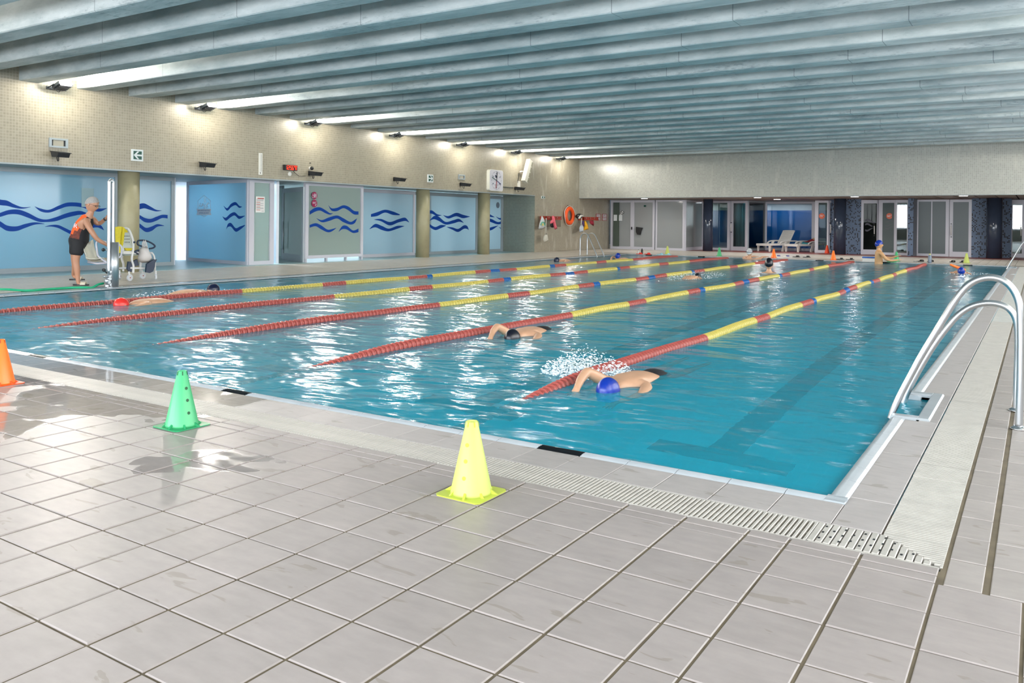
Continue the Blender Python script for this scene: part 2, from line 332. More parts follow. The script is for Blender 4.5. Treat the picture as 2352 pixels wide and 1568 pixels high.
DISC = mat('lit_downlight', (1, .96, .9, 1), .3, em=6)
# water surface
def water():
    q = N('pool_water'); q.t.nodes.remove(q.b)
    g = q.n('ShaderNodeNewGeometry')
    mp = q.n('ShaderNodeMapping'); mp.inputs['Rotation'].default_value = (0, 0, -YAW); mp.inputs['Scale'].default_value = (.7, 1.3, 1); q.l(g.outputs['Position'], mp.inputs[0])
    n1 = q.n('ShaderNodeTexNoise', Scale=1.4, Detail=3.0, Roughness=.5, Distortion=.4); q.l(mp.outputs[0], n1.inputs['Vector'])
    n2 = q.n('ShaderNodeTexNoise', Scale=4.5, Detail=2.0, Roughness=.5); q.l(mp.outputs[0], n2.inputs['Vector'])
    ml = q.n('ShaderNodeMath', _operation='MULTIPLY_ADD'); q.l(n2.outputs['Fac'], ml.inputs[0]); ml.inputs[1].default_value = .28; q.l(n1.outputs['Fac'], ml.inputs[2])
    bp = q.n('ShaderNodeBump', Strength=.8, Distance=.09); q.l(ml.outputs[0], bp.inputs['Height'])
    b2 = q.n('ShaderNodeBump', Strength=.3, Distance=.03); q.l(n1.outputs['Fac'], b2.inputs['Height'])
    b3 = q.n('ShaderNodeBump', Strength=.5, Distance=.04); q.l(ml.outputs[0], b3.inputs['Height'])
    rf = q.n('ShaderNodeBsdfRefraction', Color=(.68, .97, 1.0, 1), Roughness=.03, IOR=1.33); q.l(b2.outputs[0], rf.inputs['Normal'])
    df = q.n('ShaderNodeBsdfDiffuse', Color=(.01, .68, .94, 1))          # light scattered back by the water body itself
    mx = q.n('ShaderNodeMixShader'); mx.inputs[0].default_value = .33; q.l(rf.outputs[0], mx.inputs[1]); q.l(df.outputs[0], mx.inputs[2])
    gl = q.n('ShaderNodeBsdfGlossy', Roughness=.15); fr = q.n('ShaderNodeFresnel', IOR=1.33); m2 = q.n('ShaderNodeMixShader')
    q.l(bp.outputs[0], gl.inputs['Normal']); q.l(b3.outputs[0], fr.inputs['Normal']); q.l(fr.outputs[0], m2.inputs[0]); q.l(mx.outputs[0], m2.inputs[1]); q.l(gl.outputs[0], m2.inputs[2])
    q.l(m2.outputs[0], q.o.inputs[0]); return q.m
WATER = water()
POOLT = tile_mosaic('pool_blue_tile', (.08, .72, .95, 1), (.11, .76, .96, 1), .12, (0, 1), joint=.04, rough=.4, var=.04)
POOLW = mat('pool_wall_blue', (.06, .60, .84, 1), .4)
LANE = mat('lane_line_navy', (.004, .02, .07, 1), .4)
# ================================================================== SETTING
# floor: grout bed round the basin, tiles laid on it
FX0 = -22.0
floor = MB()
for a in ((FX0, PX0-.50, YN, 41), (PX1+.50, XR, YN, 41), (PX0-.50, PX1+.50, YN, PY0-.62), (PX0-.50, PX1+.50, PY1+.5, 41)): floor.box(a[0], a[1], a[2], a[3], -.2, -.0045)
floor = floor.obj('floor', GROUT, kind='structure')
GX = [-.945-.2595*i for i in range(0, 64)][::-1] + [-.79, -.535, -.28]
gx2 = [-.265, -.142, -.13+.0, .13, .39, .65, .91, 1.17, 1.43, 1.69, 1.95, 2.21, 2.47, 2.73, 2.99, 3.25]
GY = [3.24, 3.168, 3.10, 2.845, 2.588, 2.328, 2.077, 1.820, 1.563, 1.306, 1.05, .79, .53, .27]
quads = []
for j in range(len(GY)-1):
    y1, y0 = GY[j], GY[j+1]
    for i in range(len(GX)-1): quads.append((GX[i], GX[i+1], y0, y1, 0))
    if j > 1:
        xs = [-.28, -.03, .23, .49, .75, 1.01, 1.27, 1.53, 1.79, 2.05, 2.31, 2.57, 2.83, 3.09, 3.35]
        for i in range(len(xs)-1): quads.append((xs[i], xs[i+1], y0, y1, 0))
ys = [3.10+.2575*k for k in range(0, 101)]
for k in range(len(ys)-1):
    for i in range(len(gx2)-1):
        if i == 1: continue
        quads.append((gx2[i], gx2[i+1], ys[k], ys[k+1], 1))
def vis_area(q):
    P = []
    for x in (q[0], q[1]):
        for y in (q[2], q[3]):
            d = Vector((x, y, -H)); zc = d.dot(AF)
            if zc < .4: return 0
            P.append((1176+F*d.dot(AR)/zc, CY-F*d.dot(AU)/zc))
    a, b, c, d_ = P; quad = [a, b, d_, c]
    cx = sum(p[0] for p in P)/4; cyy = sum(p[1] for p in P)/4
    if not (-60 < cx < 2412 and 0 < cyy < 1640): return 0
    return abs(sum(quad[i][0]*quad[(i+1) % 4][1]-quad[(i+1) % 4][0]*quad[i][1] for i in range(4)))/2
quads = [(vis_area(q), q) for q in quads]; quads.sort(key=lambda t: -t[0])
cache = {}
rest = MB()
for n, (a, q) in enumerate(quads):
    j = .0052 if q[1]-q[0] > .2 or q[4] else .004
    x0, x1, y0, y1 = q[0]+j, q[1]-j, q[2]+.0038, q[3]-.0038
    zt = random.uniform(-.001, .001); th = .0025
    if n < 298 and a > 0:
        key = (round(x1-x0, 3), round(y1-y0, 3), q[4])
        if key not in cache:
            hx, hy = (x1-x0)/2, (y1-y0)/2
            cache[key] = MB().bbox(-hx, hx, -hy, hy, -.012, 0, .003).mesh('tile', TILE_R if q[4] else TILE)
        inst('tile', cache[key], ((x0+x1)/2, (y0+y1)/2, zt), floor)
    else:
        rest.k = q[4]; rest.bbox(x0, x1, y0, y1, -.012, zt, .003)
rest.obj('tiles', [TILE, TILE_R], floor, kind='stuff')
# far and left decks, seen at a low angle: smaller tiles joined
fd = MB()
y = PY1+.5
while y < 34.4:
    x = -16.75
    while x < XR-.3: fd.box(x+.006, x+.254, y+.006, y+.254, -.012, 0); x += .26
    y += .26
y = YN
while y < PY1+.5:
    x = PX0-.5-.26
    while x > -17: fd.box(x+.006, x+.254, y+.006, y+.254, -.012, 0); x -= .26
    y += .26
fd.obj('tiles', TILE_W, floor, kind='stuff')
RED = mat('red_brown_floor_paint', rgb(150, 74, 60), .35, nz=.2, nscale=3)
MB().box(-13.2, XR, 34.45, 41, -.012, .004).obj('painted_floor', RED, floor)
BLUEF = mat('blue_green_floor_tile', rgb(166, 194, 196), .3, nz=.15, nscale=3)
MB().box(FX0, -16.98, YN, 28, -.012, .003).obj('blue_floor_strip', BLUEF, floor)
# basin
pool = MB()
pool.k = 0; pool.box(PX0-.1, PX1+.1, PY0-.1, PY1+.1, -1.65, -1.5)
pool.k = 1
pool.box(PX0-.2, PX0, PY0-.2, PY1+.2, -1.6, -.02); pool.box(PX0, PX1, PY0-.2, PY0, -1.6, -.02); pool.box(PX0, PX1, PY1, PY1+.2, -1.6, -.02)
pool.box(PX1, PX1+.5, PY0-.2, 5.71, -1.6, -.02); pool.box(PX1, PX1+.5, 6.46, 27.62, -1.6, -.02); pool.box(PX1, PX1+.5, 28.3, PY1+.2, -1.6, -.02)
pool.box(PX1+.15, PX1+.5, 5.71, 6.46, -1.6, -.02); pool.box(PX1+.15, PX1+.5, 27.62, 28.3, -1.6, -.02)
pool = tag(pool.obj('pool_basin', [POOLT, POOLW], kind='structure'))
for x in (-1.9, -4.08, -6.2, -8.3, -10.4, -12.3):
    MB().box(x-.125, x+.125, 5.85, 26.9, -1.5, -1.493).box(x-.5, x+.5, 5.6, 5.85, -1.5, -1.493).box(x-.5, x+.5, 26.9, 27.15, -1.5, -1.493).box(x-.1, x+.1, PY0, PY0+.004, -1.3, -.35).obj('lane_line', LANE, pool)
wt = MB(); zW = -.028
wt.add([(PX0, PY0, zW), (PX1+.15, PY0, zW), (PX1+.15, PY1, zW), (PX0, PY1, zW)], [(0, 1, 2, 3)])
WT = wt.obj('pool_water', WATER); tag(WT, kind='structure')
# coping: nosing, flat tiles, grate
coping = MB().box(PX0-.5, PX1+.5, PY0-.50, PY0-.09, -.2, -.012).box(PX0-.5, PX1+.5, PY1+.09, PY1+.5, -.2, -.012).box(PX0-.5, PX0-.09, PY0-.6, PY1+.5, -.2, -.012)
coping.box(PX1+.09, PX1+.27, PY0-.6, 5.71, -.2, -.012).box(PX1+.09, PX1+.27, 6.46, 27.6, -.2, -.012).box(PX1+.09, PX1+.27, 28.32, PY1+.5, -.2, -.012)
coping = coping.obj('pool_coping', GROUT, kind='structure')
def nose_mesh(L, m, flip=False):
    b = MB(); prof = [(0, -.10), (0, -.018), (.006, -.006), (.02, .004), (.036, .006), (.038, .003), (.052, .006), (.054, .003), (.068, .005), (.07, .001), (.088, 0), (.088, -.04)]
    vs = [(x, -p, z) for x in (-L/2+.0015, L/2-.0015) for p, z in prof]; n = len(prof)
    b.add(vs, [(i, i+1, n+i+1, n+i) for i in range(n-1)], True); b.add(vs, [list(range(n))[::-1], list(range(n, 2*n))]); return b.mesh('nosing_tile', m)
NM = {'w': nose_mesh(.2575, NOSE), 'k': nose_mesh(.2575, NOSE_K)}
nx = -1.978; xs = [nx+.2575*i for i in range(-44, 5)]
for i in range(-44, 5):
    x0 = nx+.2575*i
    if x0 < PX0+.1 or x0 > PX1-.05: continue
    black = (i+1) % 10 == 0
    o = inst('nosing_tile', NM['k' if black else 'w'], (x0+.1288, PY0, 0), coping)
    if black: o['label'] = 'black nosing tile marking a lane'
    hx = .2575/2-.002
    if 'flat' not in cache: cache['flat'] = MB().bbox(-hx, hx, -.134, .134, -.012, 0, .002).mesh('coping_tile', TILE_C)
    if x0 < PX1-.2: inst('coping_tile', cache['flat'], (x0+.1288, PY0-.09-.137, 0), coping)
x0 = nx+.2575*5
MB().bbox(x0-.2575+.002+.0, PX1+.085, PY0-.362, PY0-.092, -.012, 0, .002).bbox(PX1+.0885, PX1+.272, PY0-.362, PY0+.02, -.012, 0, .002).obj('corner_tile', TILE_C, coping)
MB().bbox(PX1-.002, PX1+.0885, PY0-.0885, PY0+.002, -.1, .005, .004).obj('corner_nosing', NOSE, coping)
y = PY0; k = 0
NR = cache['nr'] = NM['w']
while y < PY1-.1:
    ym = y+.1288
    inch = (5.71 < ym < 6.46) or (27.62 < ym < 28.3)
    if not inch and k < 60: inst('nosing_tile', NR, (PX1, ym, 0), coping, rot=(0, 0, PI/2))
    elif not inch: inst('nosing_tile', NR, (PX1, ym, 0), coping, rot=(0, 0, PI/2))
    y += .2575; k += 1
b = MB()   # flat slabs beside the right edge, long pieces; notch of the ladder
for a0, a1 in ((PY0+.03, 5.60), (6.56, 27.5), (28.4, PY1+.1)):
    n_ = max(1, round((a1-a0)/1.03)); d = (a1-a0)/n_
    for i in range(n_): b.bbox(PX1+.0885, PX1+.272, a0+i*d+.001, a0+(i+1)*d-.001, -.012, 0, .002)
b.bbox(PX1+.165, PX1+.272, 5.60, 6.56, -.012, 0, .002).bbox(PX1+.165, PX1+.272, 27.5, 28.4, -.012, 0, .002).obj('coping_tiles', TILE_C, coping, kind='stuff')
for yy0, yy1 in ((5.71, 6.46), (27.6, 28.32)):   # raised white lip round each ladder recess
    b = MB().bbox(PX1+.0, PX1+.165, yy0-.085, yy0, -.1, .012, .01).bbox(PX1+.0, PX1+.165, yy1, yy1+.085, -.1, .012, .01).bbox(PX1+.15, PX1+.225, yy0-.085, yy1+.085, -.1, .013, .01)
    b.obj('recess_lip', NOSE, coping)
b = MB()   # left and far edges: nosing and tiles joined, a few pixels each
y = PY0
while y < PY1: b.bbox(PX0-.09, PX0, y+.002, y+.255, -.1, .004, .01); b.bbox(PX0-.365, PX0-.093, y+.002, y+.255, -.012, 0, .002); y += .2575
b.obj('nosing_tiles', NOSE, coping, kind='stuff')
b = MB(); x = PX0; k = 0
while x < PX1:
    b.k = 1 if any(abs(x+.13-c) < .13 for c in (-1.9, -4.08, -6.2, -8.3, -10.4, -12.3)) else 0
    b.bbox(x+.002, x+.255, PY1, PY1+.09, -.1, .004, .01); b.k = 2; b.bbox(x+.002, x+.255, PY1+.093, PY1+.365, -.012, 0, .002); x += .2575
b.obj('nosing_tiles', [NOSE, NOSE_K, TILE_C], coping, kind='stuff')
# grates
gy0, gy1 = 3.242, 3.478
g = empty('drain_grate', (-6.5, 3.36, -.012), 0, 'white slatted drain grate along the near pool edge behind the three big cones', 'drain grate')
MB().box(PX0-.3, -.29, gy0, gy1, -.05, -.035).obj('channel', CHANNEL, g)
SL = MB().bbox(-.006, .006, -(gy1-gy0)/2+.008, (gy1-gy0)/2-.008, -.02, .001, .002).mesh('slat', GRATE)
x = -.745; c = 0; b = MB()
while x > PX0-.3:
    if c < 296: inst('slat', SL, (x, (gy0+gy1)/2, random.uniform(-.001, .0005)), g)
    else: b.bbox(x-.006, x+.006, gy0+.008, gy1-.008, -.02, .001, .002)
    x -= .0205; c += 1
b.obj('slats', GRATE, g, kind='stuff')
b = MB().box(PX0-.3, -.73, gy1-.006, gy1-.001, -.03, -.001).box(PX0-.3, -.73, gy0+.001, gy0+.006, -.03, -.001).box(PX0-.3, -.73, gy0+.10, gy0+.106, -.03, -.008)
x = -.73
b.obj('edge_strip', GRATE, g)
# mitred corner section with round-ended slots
b = MB(); x = -.725; i = 0
while x < -.29:
    top = gy1-.008 if x < -.50 else gy1-.008-(x+.50)*1.02
    if top-gy0 > .03: b.bbox(x-.012, x+.012, gy0+.01, top, -.02, .001, .003)
    x += .0285; i += 1
b.box(-.74, -.285, gy0+.0, gy0+.01, -.03, -.001)
yy = gy0+.02
while yy < gy1:
    b.bbox(-.50+(gy1-yy), -.275, yy-.0075, yy+.0075, -.02, .001, .002); yy += .0195
b.obj('corner_slats', GRATE, g, kind='stuff')
b = MB()
for i in range(11):
    x = -.70+.036*i
    for j in range(3):
        yy = gy0+.05+.07*j+(i % 2)*.03
        if yy < (gy1-.03 if x < -.5 else gy1-.03-(x+.5)): b.box(x-.004, x+.004, yy-.007, yy+.007, .0012, .0022)
b.obj('slots', BLACK, g, kind='stuff')
g2 = empty('side_drain_grate', (-.385, 15, -.012), 0, 'ribbed white drain grate running along the right pool edge past the ladder', 'drain grate')
MB().box(-.505, -.272, gy1+.03, PY1+.2, -.05, -.035).obj('channel', CHANNEL, g2)
b = MB(); y = 3.49
while y < 28.9:
    x0 = -.50 if y > 3.478 else -.50+(3.478-y)*1.0
    z = .001+(.002 if (int(y*3.9) % 7 == 3) else 0)
    b.bbox(x0, -.275, y-.0075, y+.0075, -.015, z, .002); y += .0195 if y < 12 else .06
b.obj('ribs', GRATE, g2, kind='stuff')
# ------------------------------------------------------------------ ceiling
ceiling = MB().box(XL-.3, XR+.3, YN-.3, YF+.3, ZS, ZS+.3).obj('ceiling', CONC, kind='structure')
L = XR-XL
bmb = MB()
hw, hb = .19, .172
bmb.prism([(0, -hw, ZS-ZB+.02), (0, -hw, .012), (0, -hb, 0), (0, hb, 0), (0, hw, .012), (0, hw, ZS-ZB+.02)], (1, 0, 0), L)
BEAM = bmb.mesh('beam', CONC)
for k in range(-10, 20):
    inst('beam', BEAM, (XL, 8.36+.172+1.148*k, ZB), ceiling)
# ------------------------------------------------------------------ walls
T = .3
wl = MB()
wl.box(XL-T, XL, YN, YF+2.9, ZL, ZS)                        # upper part, all along
wl.box(XL-T, XL, 27.87, 34.6, 0, ZL)
wl = wl.obj('wall_left', MOS_L, kind='structure')
MB().box(-18.3, XL-.001, 27.865, 28.2, 0, ZL).obj('wall_return', MOS_G, wl)
SOF = mat('soffit_plaster', rgb(150, 156, 156), .6)
MB().box(-22, XL-.005, YN, 28.3, ZL-.005, ZL+.02).obj('ceiling_strip', SOF, wl)
MB().box(XL-.02, XL+.006, YN, 27.87, ZL-.03, ZL+.0).obj('lintel_edge', ALU_G, wl)
WPL = mat('white_wall_tile', rgb(214, 218, 226), .3)
MB().box(-22.2, -22, YN, 28.5, 0, ZL).obj('wall_back_left', WPL, kind='structure')
MB().box(XL-T, XR+T, YN-T, YN, 0, .9).box(XL-T, XR+T, YN-T, YN, 2.95, ZS).obj('wall_near', MOS_F, kind='structure')
b = MB()
for x in [XL-.3]+[-16.0+4.0*i for i in range(5)]+[XR-.1]: b.box(x, x+.5, YN-T, YN, .9, 2.95)
b.obj('wall_near_piers', MOS_F, kind='structure')
b = MB()
for i, x in enumerate((-14.2, -10.2, -6.2, -2.2, 1.6)):
    for j in range(-6, 7): b.box(x+j*.28-.012, x+j*.28+.012, YN-.2, YN-.17, .9, 2.95)
    for z in (1.4, 1.9, 2.4): b.box(x-1.75, x+1.75, YN-.2, YN-.17, z-.012, z+.012)
b.obj('window_near', ALU, kind='structure')
wr = MB().box(XR, XR+T, YN, 41, 0, 1.3).box(XR, XR+T, YN, 41, 3.1, ZS)
for y in (YN, 1.0, 6.6, 12.1, 17.6, 23.1, 28.6): wr.box(XR, XR+T, y, y+1.2 if y != 28.6 else 41, 1.3, 3.1)
wr.obj('wall_right', MOS_L, kind='structure')
b = MB()
for y in (-1.0, 4.5, 10.0, 15.5, 21.0, 26.5):
    for j in range(-7, 8): b.box(XR+.1, XR+.13, y+j*.3-.012, y+j*.3+.012, 1.3, 3.1)
    for z in (1.75, 2.2, 2.65): b.box(XR+.1, XR+.13, y-2.2, y+2.2, z-.012, z+.012)
b.obj('window_right', ALU, kind='structure')
fa = MB().box(XL, XR, YF, YF+.35, ZL, ZS).obj('wall_far', MOS_F, kind='structure')
MB().box(-22, XR, 41, 41.3, 0, ZS).obj('wall_far_back', mat('dark_room_wall', rgb(70, 78, 80), .6), kind='structure')
# slatted wooden soffit beyond the fascia
WOODS = mat('brown_soffit_board', rgb(150, 138, 130), .5, nz=.3, nscale=6, var=.12)
so = MB().box(-17, XR, YF+.35, 41, ZL+.08, ZL+.2).obj('soffit', mat('soffit_gap', rgb(50, 42, 38), .8), kind='structure')
BRD = MB().bbox(-.29, .29, 0, 5.6, -.02, 0, .0).mesh('board', WOODS)
x = -16.5
while x < XR: inst('board', BRD, (x, YF+.36, ZL+.02), so); x += .62
MB().box(-17, XR, YF+6.0, 41, ZL-.02, ZL).obj('soffit_panel', SOF, so)
MB().box(XL, XR, YF-.004, YF+.36, ZL-.014, ZL).obj('fascia_trim', ALU_G, fa)
# ------------------------------------------------------------------ columns
COL = mat('olive_concrete_column', rgb(158, 152, 122), .45, nz=.2, nscale=5)
def ycol(px, X):
    lo, hi = 2, 45
    for _ in range(50):
        m = (lo+hi)/2; d = Vector((X, m, 0)); zc = d.dot(AF)
        if 1176+F*d.dot(AR)/zc < px: lo = m
        else: hi = m
    return lo
for px_, lb in ((295, 'round olive concrete column behind the pool lift and shower wheelchair'), (971, 'round olive concrete column between the fourth and fifth frosted windows'), (1111, 'round olive concrete column under the square pace clock')):
    y = ycol(px_, -17.12)
    o = MB().lathe([(.225, 0), (.225, ZL)], (-17.12, y, 0), 32).obj('column', COL); tag(o, lb, 'column')
COL2 = mat('slate_blue_gloss_column', rgb(52, 62, 80), .12, nz=.25, nscale=3)
for px_, Y, r_, lb in ((1626, 34.75, .21, 'glossy slate column behind the small green cone, left of the door'), (1929, 35.25, .235, 'glossy slate column behind the two orange cones'), (2284, 35.6, .26, 'glossy slate column nearest the right edge beyond the yellow cone')):
    x = xy(px_, Y)
    o = MB().lathe([(r_, 0), (r_, ZL)], (x, Y, 0), 32).obj('column', COL2); tag(o, lb, 'column')
# ------------------------------------------------------------------ lamps
def floodlight(y, X=XL, s=1, lit=True, label=None):
    o = empty('floodlight', (X, y, 3.84), 0, label, 'floodlight', 'floodlights between the beam ends')
    b = MB(); b.M = Matrix.Translation((X+s*.30, y, 3.86)) @ Matrix.Rotation(-s*.30, 4, 'Y')
    b.box(-.15, .12, -.14, .14, -.055, .01)
    for k in range(5): b.box(-.12+.055*k, -.10+.055*k, -.12, .12, -.085, -.05)
    b.obj('housing', DARKM, o)
    b = MB(); b.M = Matrix.Translation((X+s*.30, y, 3.86)) @ Matrix.Rotation(-s*.30, 4, 'Y'); b.box(-.13, .105, -.12, .12, .008, .022); b.obj('lamp_glass', LAMPW, o)
    MB().tube([(X, y-.15, 3.80), (X+s*.06, y-.15, 3.80), (X+s*.25, y-.15, 3.85)], .012, 6).tube([(X, y+.15, 3.80), (X+s*.06, y+.15, 3.80), (X+s*.25, y+.15, 3.85)], .012, 6).box(min(X, X+s*.02), max(X, X+s*.02), y-.17, y+.17, 3.77, 3.83).obj('bracket', DARKM, o)
    cb = crom([(X, y+.02, 3.79), (X+s*.08, y+.03, 3.73), (X+s*.17, y+.02, 3.74), (X+s*.2, y, 3.8)]); MB().tube(cb, .007, 6).obj('cable', BLACK, o)
    l = bpy.data.lights.new('lamp', 'POINT'); l.energy = 62; l.color = (1, .93, .80); l.shadow_soft_size = .07
    lo = bpy.data.objects.new('lamp', l); C.objects.link(lo); lo.location = (X+s*.58, y, 3.88); adopt(lo, o)
    a = area('lamp', (X+s*.36, y, 3.93), (0, (PI-1.0)*-s, 0), .22, .22, 420, (1, .95, .86)); adopt(a, o)
    return o
names = ['nearest, above the emergency light', 'second from the left', 'third, above the red digital clock', 'fourth, left of the right arrow sign', 'fifth, left above the clock', 'sixth, above the tilted heater', 'farthest, by the far corner']
for k in range(-2, 7):
    y = 9.03+3.444*k
    lb = 'dark wall floodlight shining up between concrete beams, '+(names[k] if k >= 0 else '')
    if k < 0: lb = 'dark wall floodlight just outside the left picture edge' if k == -1 else 'dark wall floodlight level with the near deck, outside the picture'
    floodlight(y, label=lb)
for k in range(-2, 7):
    o = floodlight(9.03+3.444*k, XR, -1, label='dark floodlight on the unseen right wall, %s' % ['behind the camera', 'beside the camera', 'abreast of the near ladder', 'opposite the first lit beam', 'opposite the red clock', 'opposite the right arrow sign', 'opposite the pace clock', 'abreast of the far deck edge', 'nearest to the far wall'][k+2])
# small dark spots above the lintel
def spot(y, z, label):
    o = empty('spotlight', (XL, y, z), 0, label, 'spotlight', 'small dark spotlights above the glazing')
    b = MB(); b.M = Matrix.Translation((XL+.22, y, z)) @ Matrix.Rotation(.12, 4, 'Y')
    b.prism([(-.14, -.12, .03), (.17, -.12, .045), (.12, -.12, -.06), (-.08, -.12, -.07)], (0, 1, 0), .24); b.obj('housing', DARKM, o)
    b = MB(); b.M = Matrix.Translation((XL+.22, y, z)) @ Matrix.Rotation(.12, 4, 'Y'); b.box(-.15, .19, -.13, .13, .03, .045).obj('visor', BLACK, o)
    MB().box(XL, XL+.03, y-.05, y+.05, z-.05, z+.05).tube([(XL, y, z), (XL+.1, y, z)], .02, 8).obj('bracket', BLACK, o)
    MB().tube(crom([(XL+.1, y, z-.05), (XL+.13, y, z-.13), (XL+.17, y, z-.12), (XL+.16, y, z-.06)]), .01, 6).obj('cable_loop', BLACK, o)
for y, z, lb in ((9.03, 2.47, 'black spotlight under the grey emergency light at the left'), (12.5, 2.48, 'black spotlight between the left arrow sign and the thermometer strip'), (15.95, 2.46, 'black spotlight right of the red digital clock'), (19.45, 2.47, 'black spotlight left of the right arrow sign'), (22.9, 2.46, 'black spotlight under the small emergency light'), (26.4, 2.46, 'black spotlight under the tilted heater')):
    spot(y, z, lb)
# far soffit downlights
for i, (px_, py_) in enumerate(((1480, 456), (1604, 466), (1740, 454), (1785, 458), (1963, 452), (2213, 450))):
    d = ray(px_, py_); t = (ZL-.03-H)/d.z; p = Vector((0, 0, H))+d*t
    if p.y > 40: p = atpl(px_, py_, (0, 36.5, 0), (0, 1, 0)); p.z = ZL-.03
    p.z = ZL-.022
    lb = 'round lit downlight in the far soffit, ' + ['above the double glass door', 'reflected low behind the angled pane', 'above the reclined lounger', 'above the blue wall', 'above the black and blue mosaic wall', 'above the last grey door'][i]
    o = empty('downlight', p, 0, lb, 'downlight', 'round downlights in the far soffit')
    MB().lathe([(.16, -.005), (.165, .01), (.13, .012)], p, 20).obj('ring', WHITEP, o); MB().lathe([(.13, -.012), (.13, .0)], p, 20).obj('lamp_disc', DISC, o)
    a = area('lamp', (p.x, p.y, p.z-.03), (0, 0, 0), .24, .24, 26, (1, .97, .92)); adopt(a, o)
G_Y = 15.42
# unseen lights behind the left glazing and behind the far glazing
for y, e_ in ((5, 120), (8.5, 120), (11.6, 28), (20, 110), (24, 110), (27, 110)): area('unseen_room_light', (-20.2, y, 2.2), (0, 0, 0), 1.6, 2.2, e_, (.84, .94, 1.0))
area('unseen_room_light', (-10.5, 39.6, 2.2), (0, 0, 0), 3, .5, 22, (.8, .92, 1.0))  # added to brighten the blue wall behind the glass
area('unseen_room_light', (-12.6, 38.6, 2.2), (0, 0, 0), 1.0, .4, 22, (.9, .97, 1.0))  # added to lift the teal curtain out of the dark
MB().slab((-17.45, G_Y), (-21.9, G_Y+1.0), 0, 2.25, .08).obj('added_light_baffle', WPL, kind='structure')  # hidden baffle, added to keep the light behind the angled pane off the door glass
area('unseen_room_light', (-19.2, 15.35, 2.2), (0, 0, 0), 1.6, .4, 130, (.86, .95, 1.0))  # added between baffle and angled pane to make the frosted glass brighter
for x in (-15, -11.5, -5, -1.5): area('unseen_room_light', (x, 38.5, 2.2), (0, 0, 0), 1.2, .5, 16, (.9, .97, 1.0))
# ------------------------------------------------------------------ glazing
GN = [0]
def pt(p, z): return (p[0], p[1], z)
def glazing(P, Q, z0, z1, m, fw=(.07, .07, .09, .07), frame=ALU, t=.06, label=None, name=None, kind='structure', cat=None, mull=()):
    """upright framed pane between plan points P and Q; fw = left, right, bottom, top widths"""
    GN[0] += 1
    P = Vector(P); Q = Vector(Q); d = (Q-P).normalized(); n = Vector((-d.y, d.x))
    root = empty(name or ('window_%d' % GN[0]), (P.x, P.y, z0))
    if kind: root['kind'] = kind
    if label: root['label'] = label
    if cat: root['category'] = cat
    a = P+d*fw[0]; b_ = Q-d*fw[1]
    MB().slab(P, a, z0, z1, t).obj('frame_post', frame, root); MB().slab(b_, Q, z0, z1, t).obj('frame_post', frame, root)
    MB().slab(a, b_, z0, z0+fw[2], t*.96).obj('frame_rail', frame, root); MB().slab(a, b_, z1-fw[3], z1, t*.96).obj('frame_rail', frame, root)
    for u in mull:
        c = P+(Q-P)*u; MB().slab(c-d*.02, c+d*.02, z0, z1, t*.9).obj('mullion', frame, root)
    MB().slab(a-d*.01, b_+d*.01, z0+fw[2]-.01, z1-fw[3]+.01, .012).obj('pane', m, root)
    return dict(root=root, P=P, Q=Q, d=d, n=n)
def side(g, off=.012):     # plane a little toward the camera
    n = g['n']; o = Vector((0, 0)); s = 1 if (o-g['P']).dot(n) > 0 else -1
    return n*s, Vector((g['P'].x, g['P'].y, 0))+Vector((n.x*s, n.y*s, 0))*off
def wave(g, pts, ox, oy, sc_, m=DECAL, name='wave_film'):
    n, p0 = side(g); nn = (n.x, n.y, 0); q = crom(pts, 7); up = []; dn = []
    for x, y, th in q:
        X, Y = ox+x/sc_, oy+y/sc_; h = max(th, 1.5)/sc_/2
        up.append(atpl(X, Y-h, p0, nn)); dn.append(atpl(X, Y+h, p0, nn))
    k = len(q); b = MB(); off = Vector((n.x, n.y, 0))*.0025
    b.add(up+dn+[v+off for v in up]+[v+off for v in dn], [(i, i+1, k+i+1, k+i) for i in range(k-1)]+[(2*k+i, 3*k+i, 3*k+i+1, 2*k+i+1) for i in range(k-1)])
    return b.obj(name, m, g['root'])
def on(g, px, py, off=.014):
    n, p0 = side(g, off); return atpl(px, py, p0, (n.x, n.y, 0)), (g['d'] if n.cross(g['d']) > 0 else -g['d']), n
XG = -18.3
def PY(px, X): return ycol(px, X)
# left side
G1 = glazing((XG, 1.5), (XG, PY(271, XG)), 0, 2.25, FR_BLUE, (.08, .09, .11, .10), ALU_G)
X2 = -18.7
G2 = glazing((X2, PY(262, X2)), (X2, PY(399, X2)), 0, 2.25, FR_BLUE, (.07, .09, .09, .10), ALU_G)
MB().slab((X2, G2['Q'].y), (-21.9, G2['Q'].y), 0, 2.25, .1).obj('wall_corridor', WPL, kind='structure')
MB().slab((-20.9, 13), (-20.9, 16.5), 0, 2.25, .1).obj('wall_corridor_end', WPL, kind='structure')
XB = -17.35
cn = (XB, PY(570, XB))
G3 = glazing((-20.5, PY(430, -20.5)), cn, 0, 2.25, FR_BLUE, (.10, .07, .09, .10), ALU)
G4 = glazing(cn, (XB, PY(627, XB)), 0, 2.26, FR_GREEN, (.16, .14, .10, .10), ALU, .09)
G5 = glazing((-19.9, PY(627, -19.9)), (-19.2, PY(650, -19.2)), 0, 2.22, FR_GREEN, (.05, .05, .09, .08), ALU_G)
G6 = glazing((-19.1, PY(650, -19.1)), (XB, PY(698, XB)), 0, 2.12, FR_GREEN, (.12, .12, .2, .13), ALU_G, .05, name='door_1')
hd = on(G6, 650.5, 540, .08)[0]
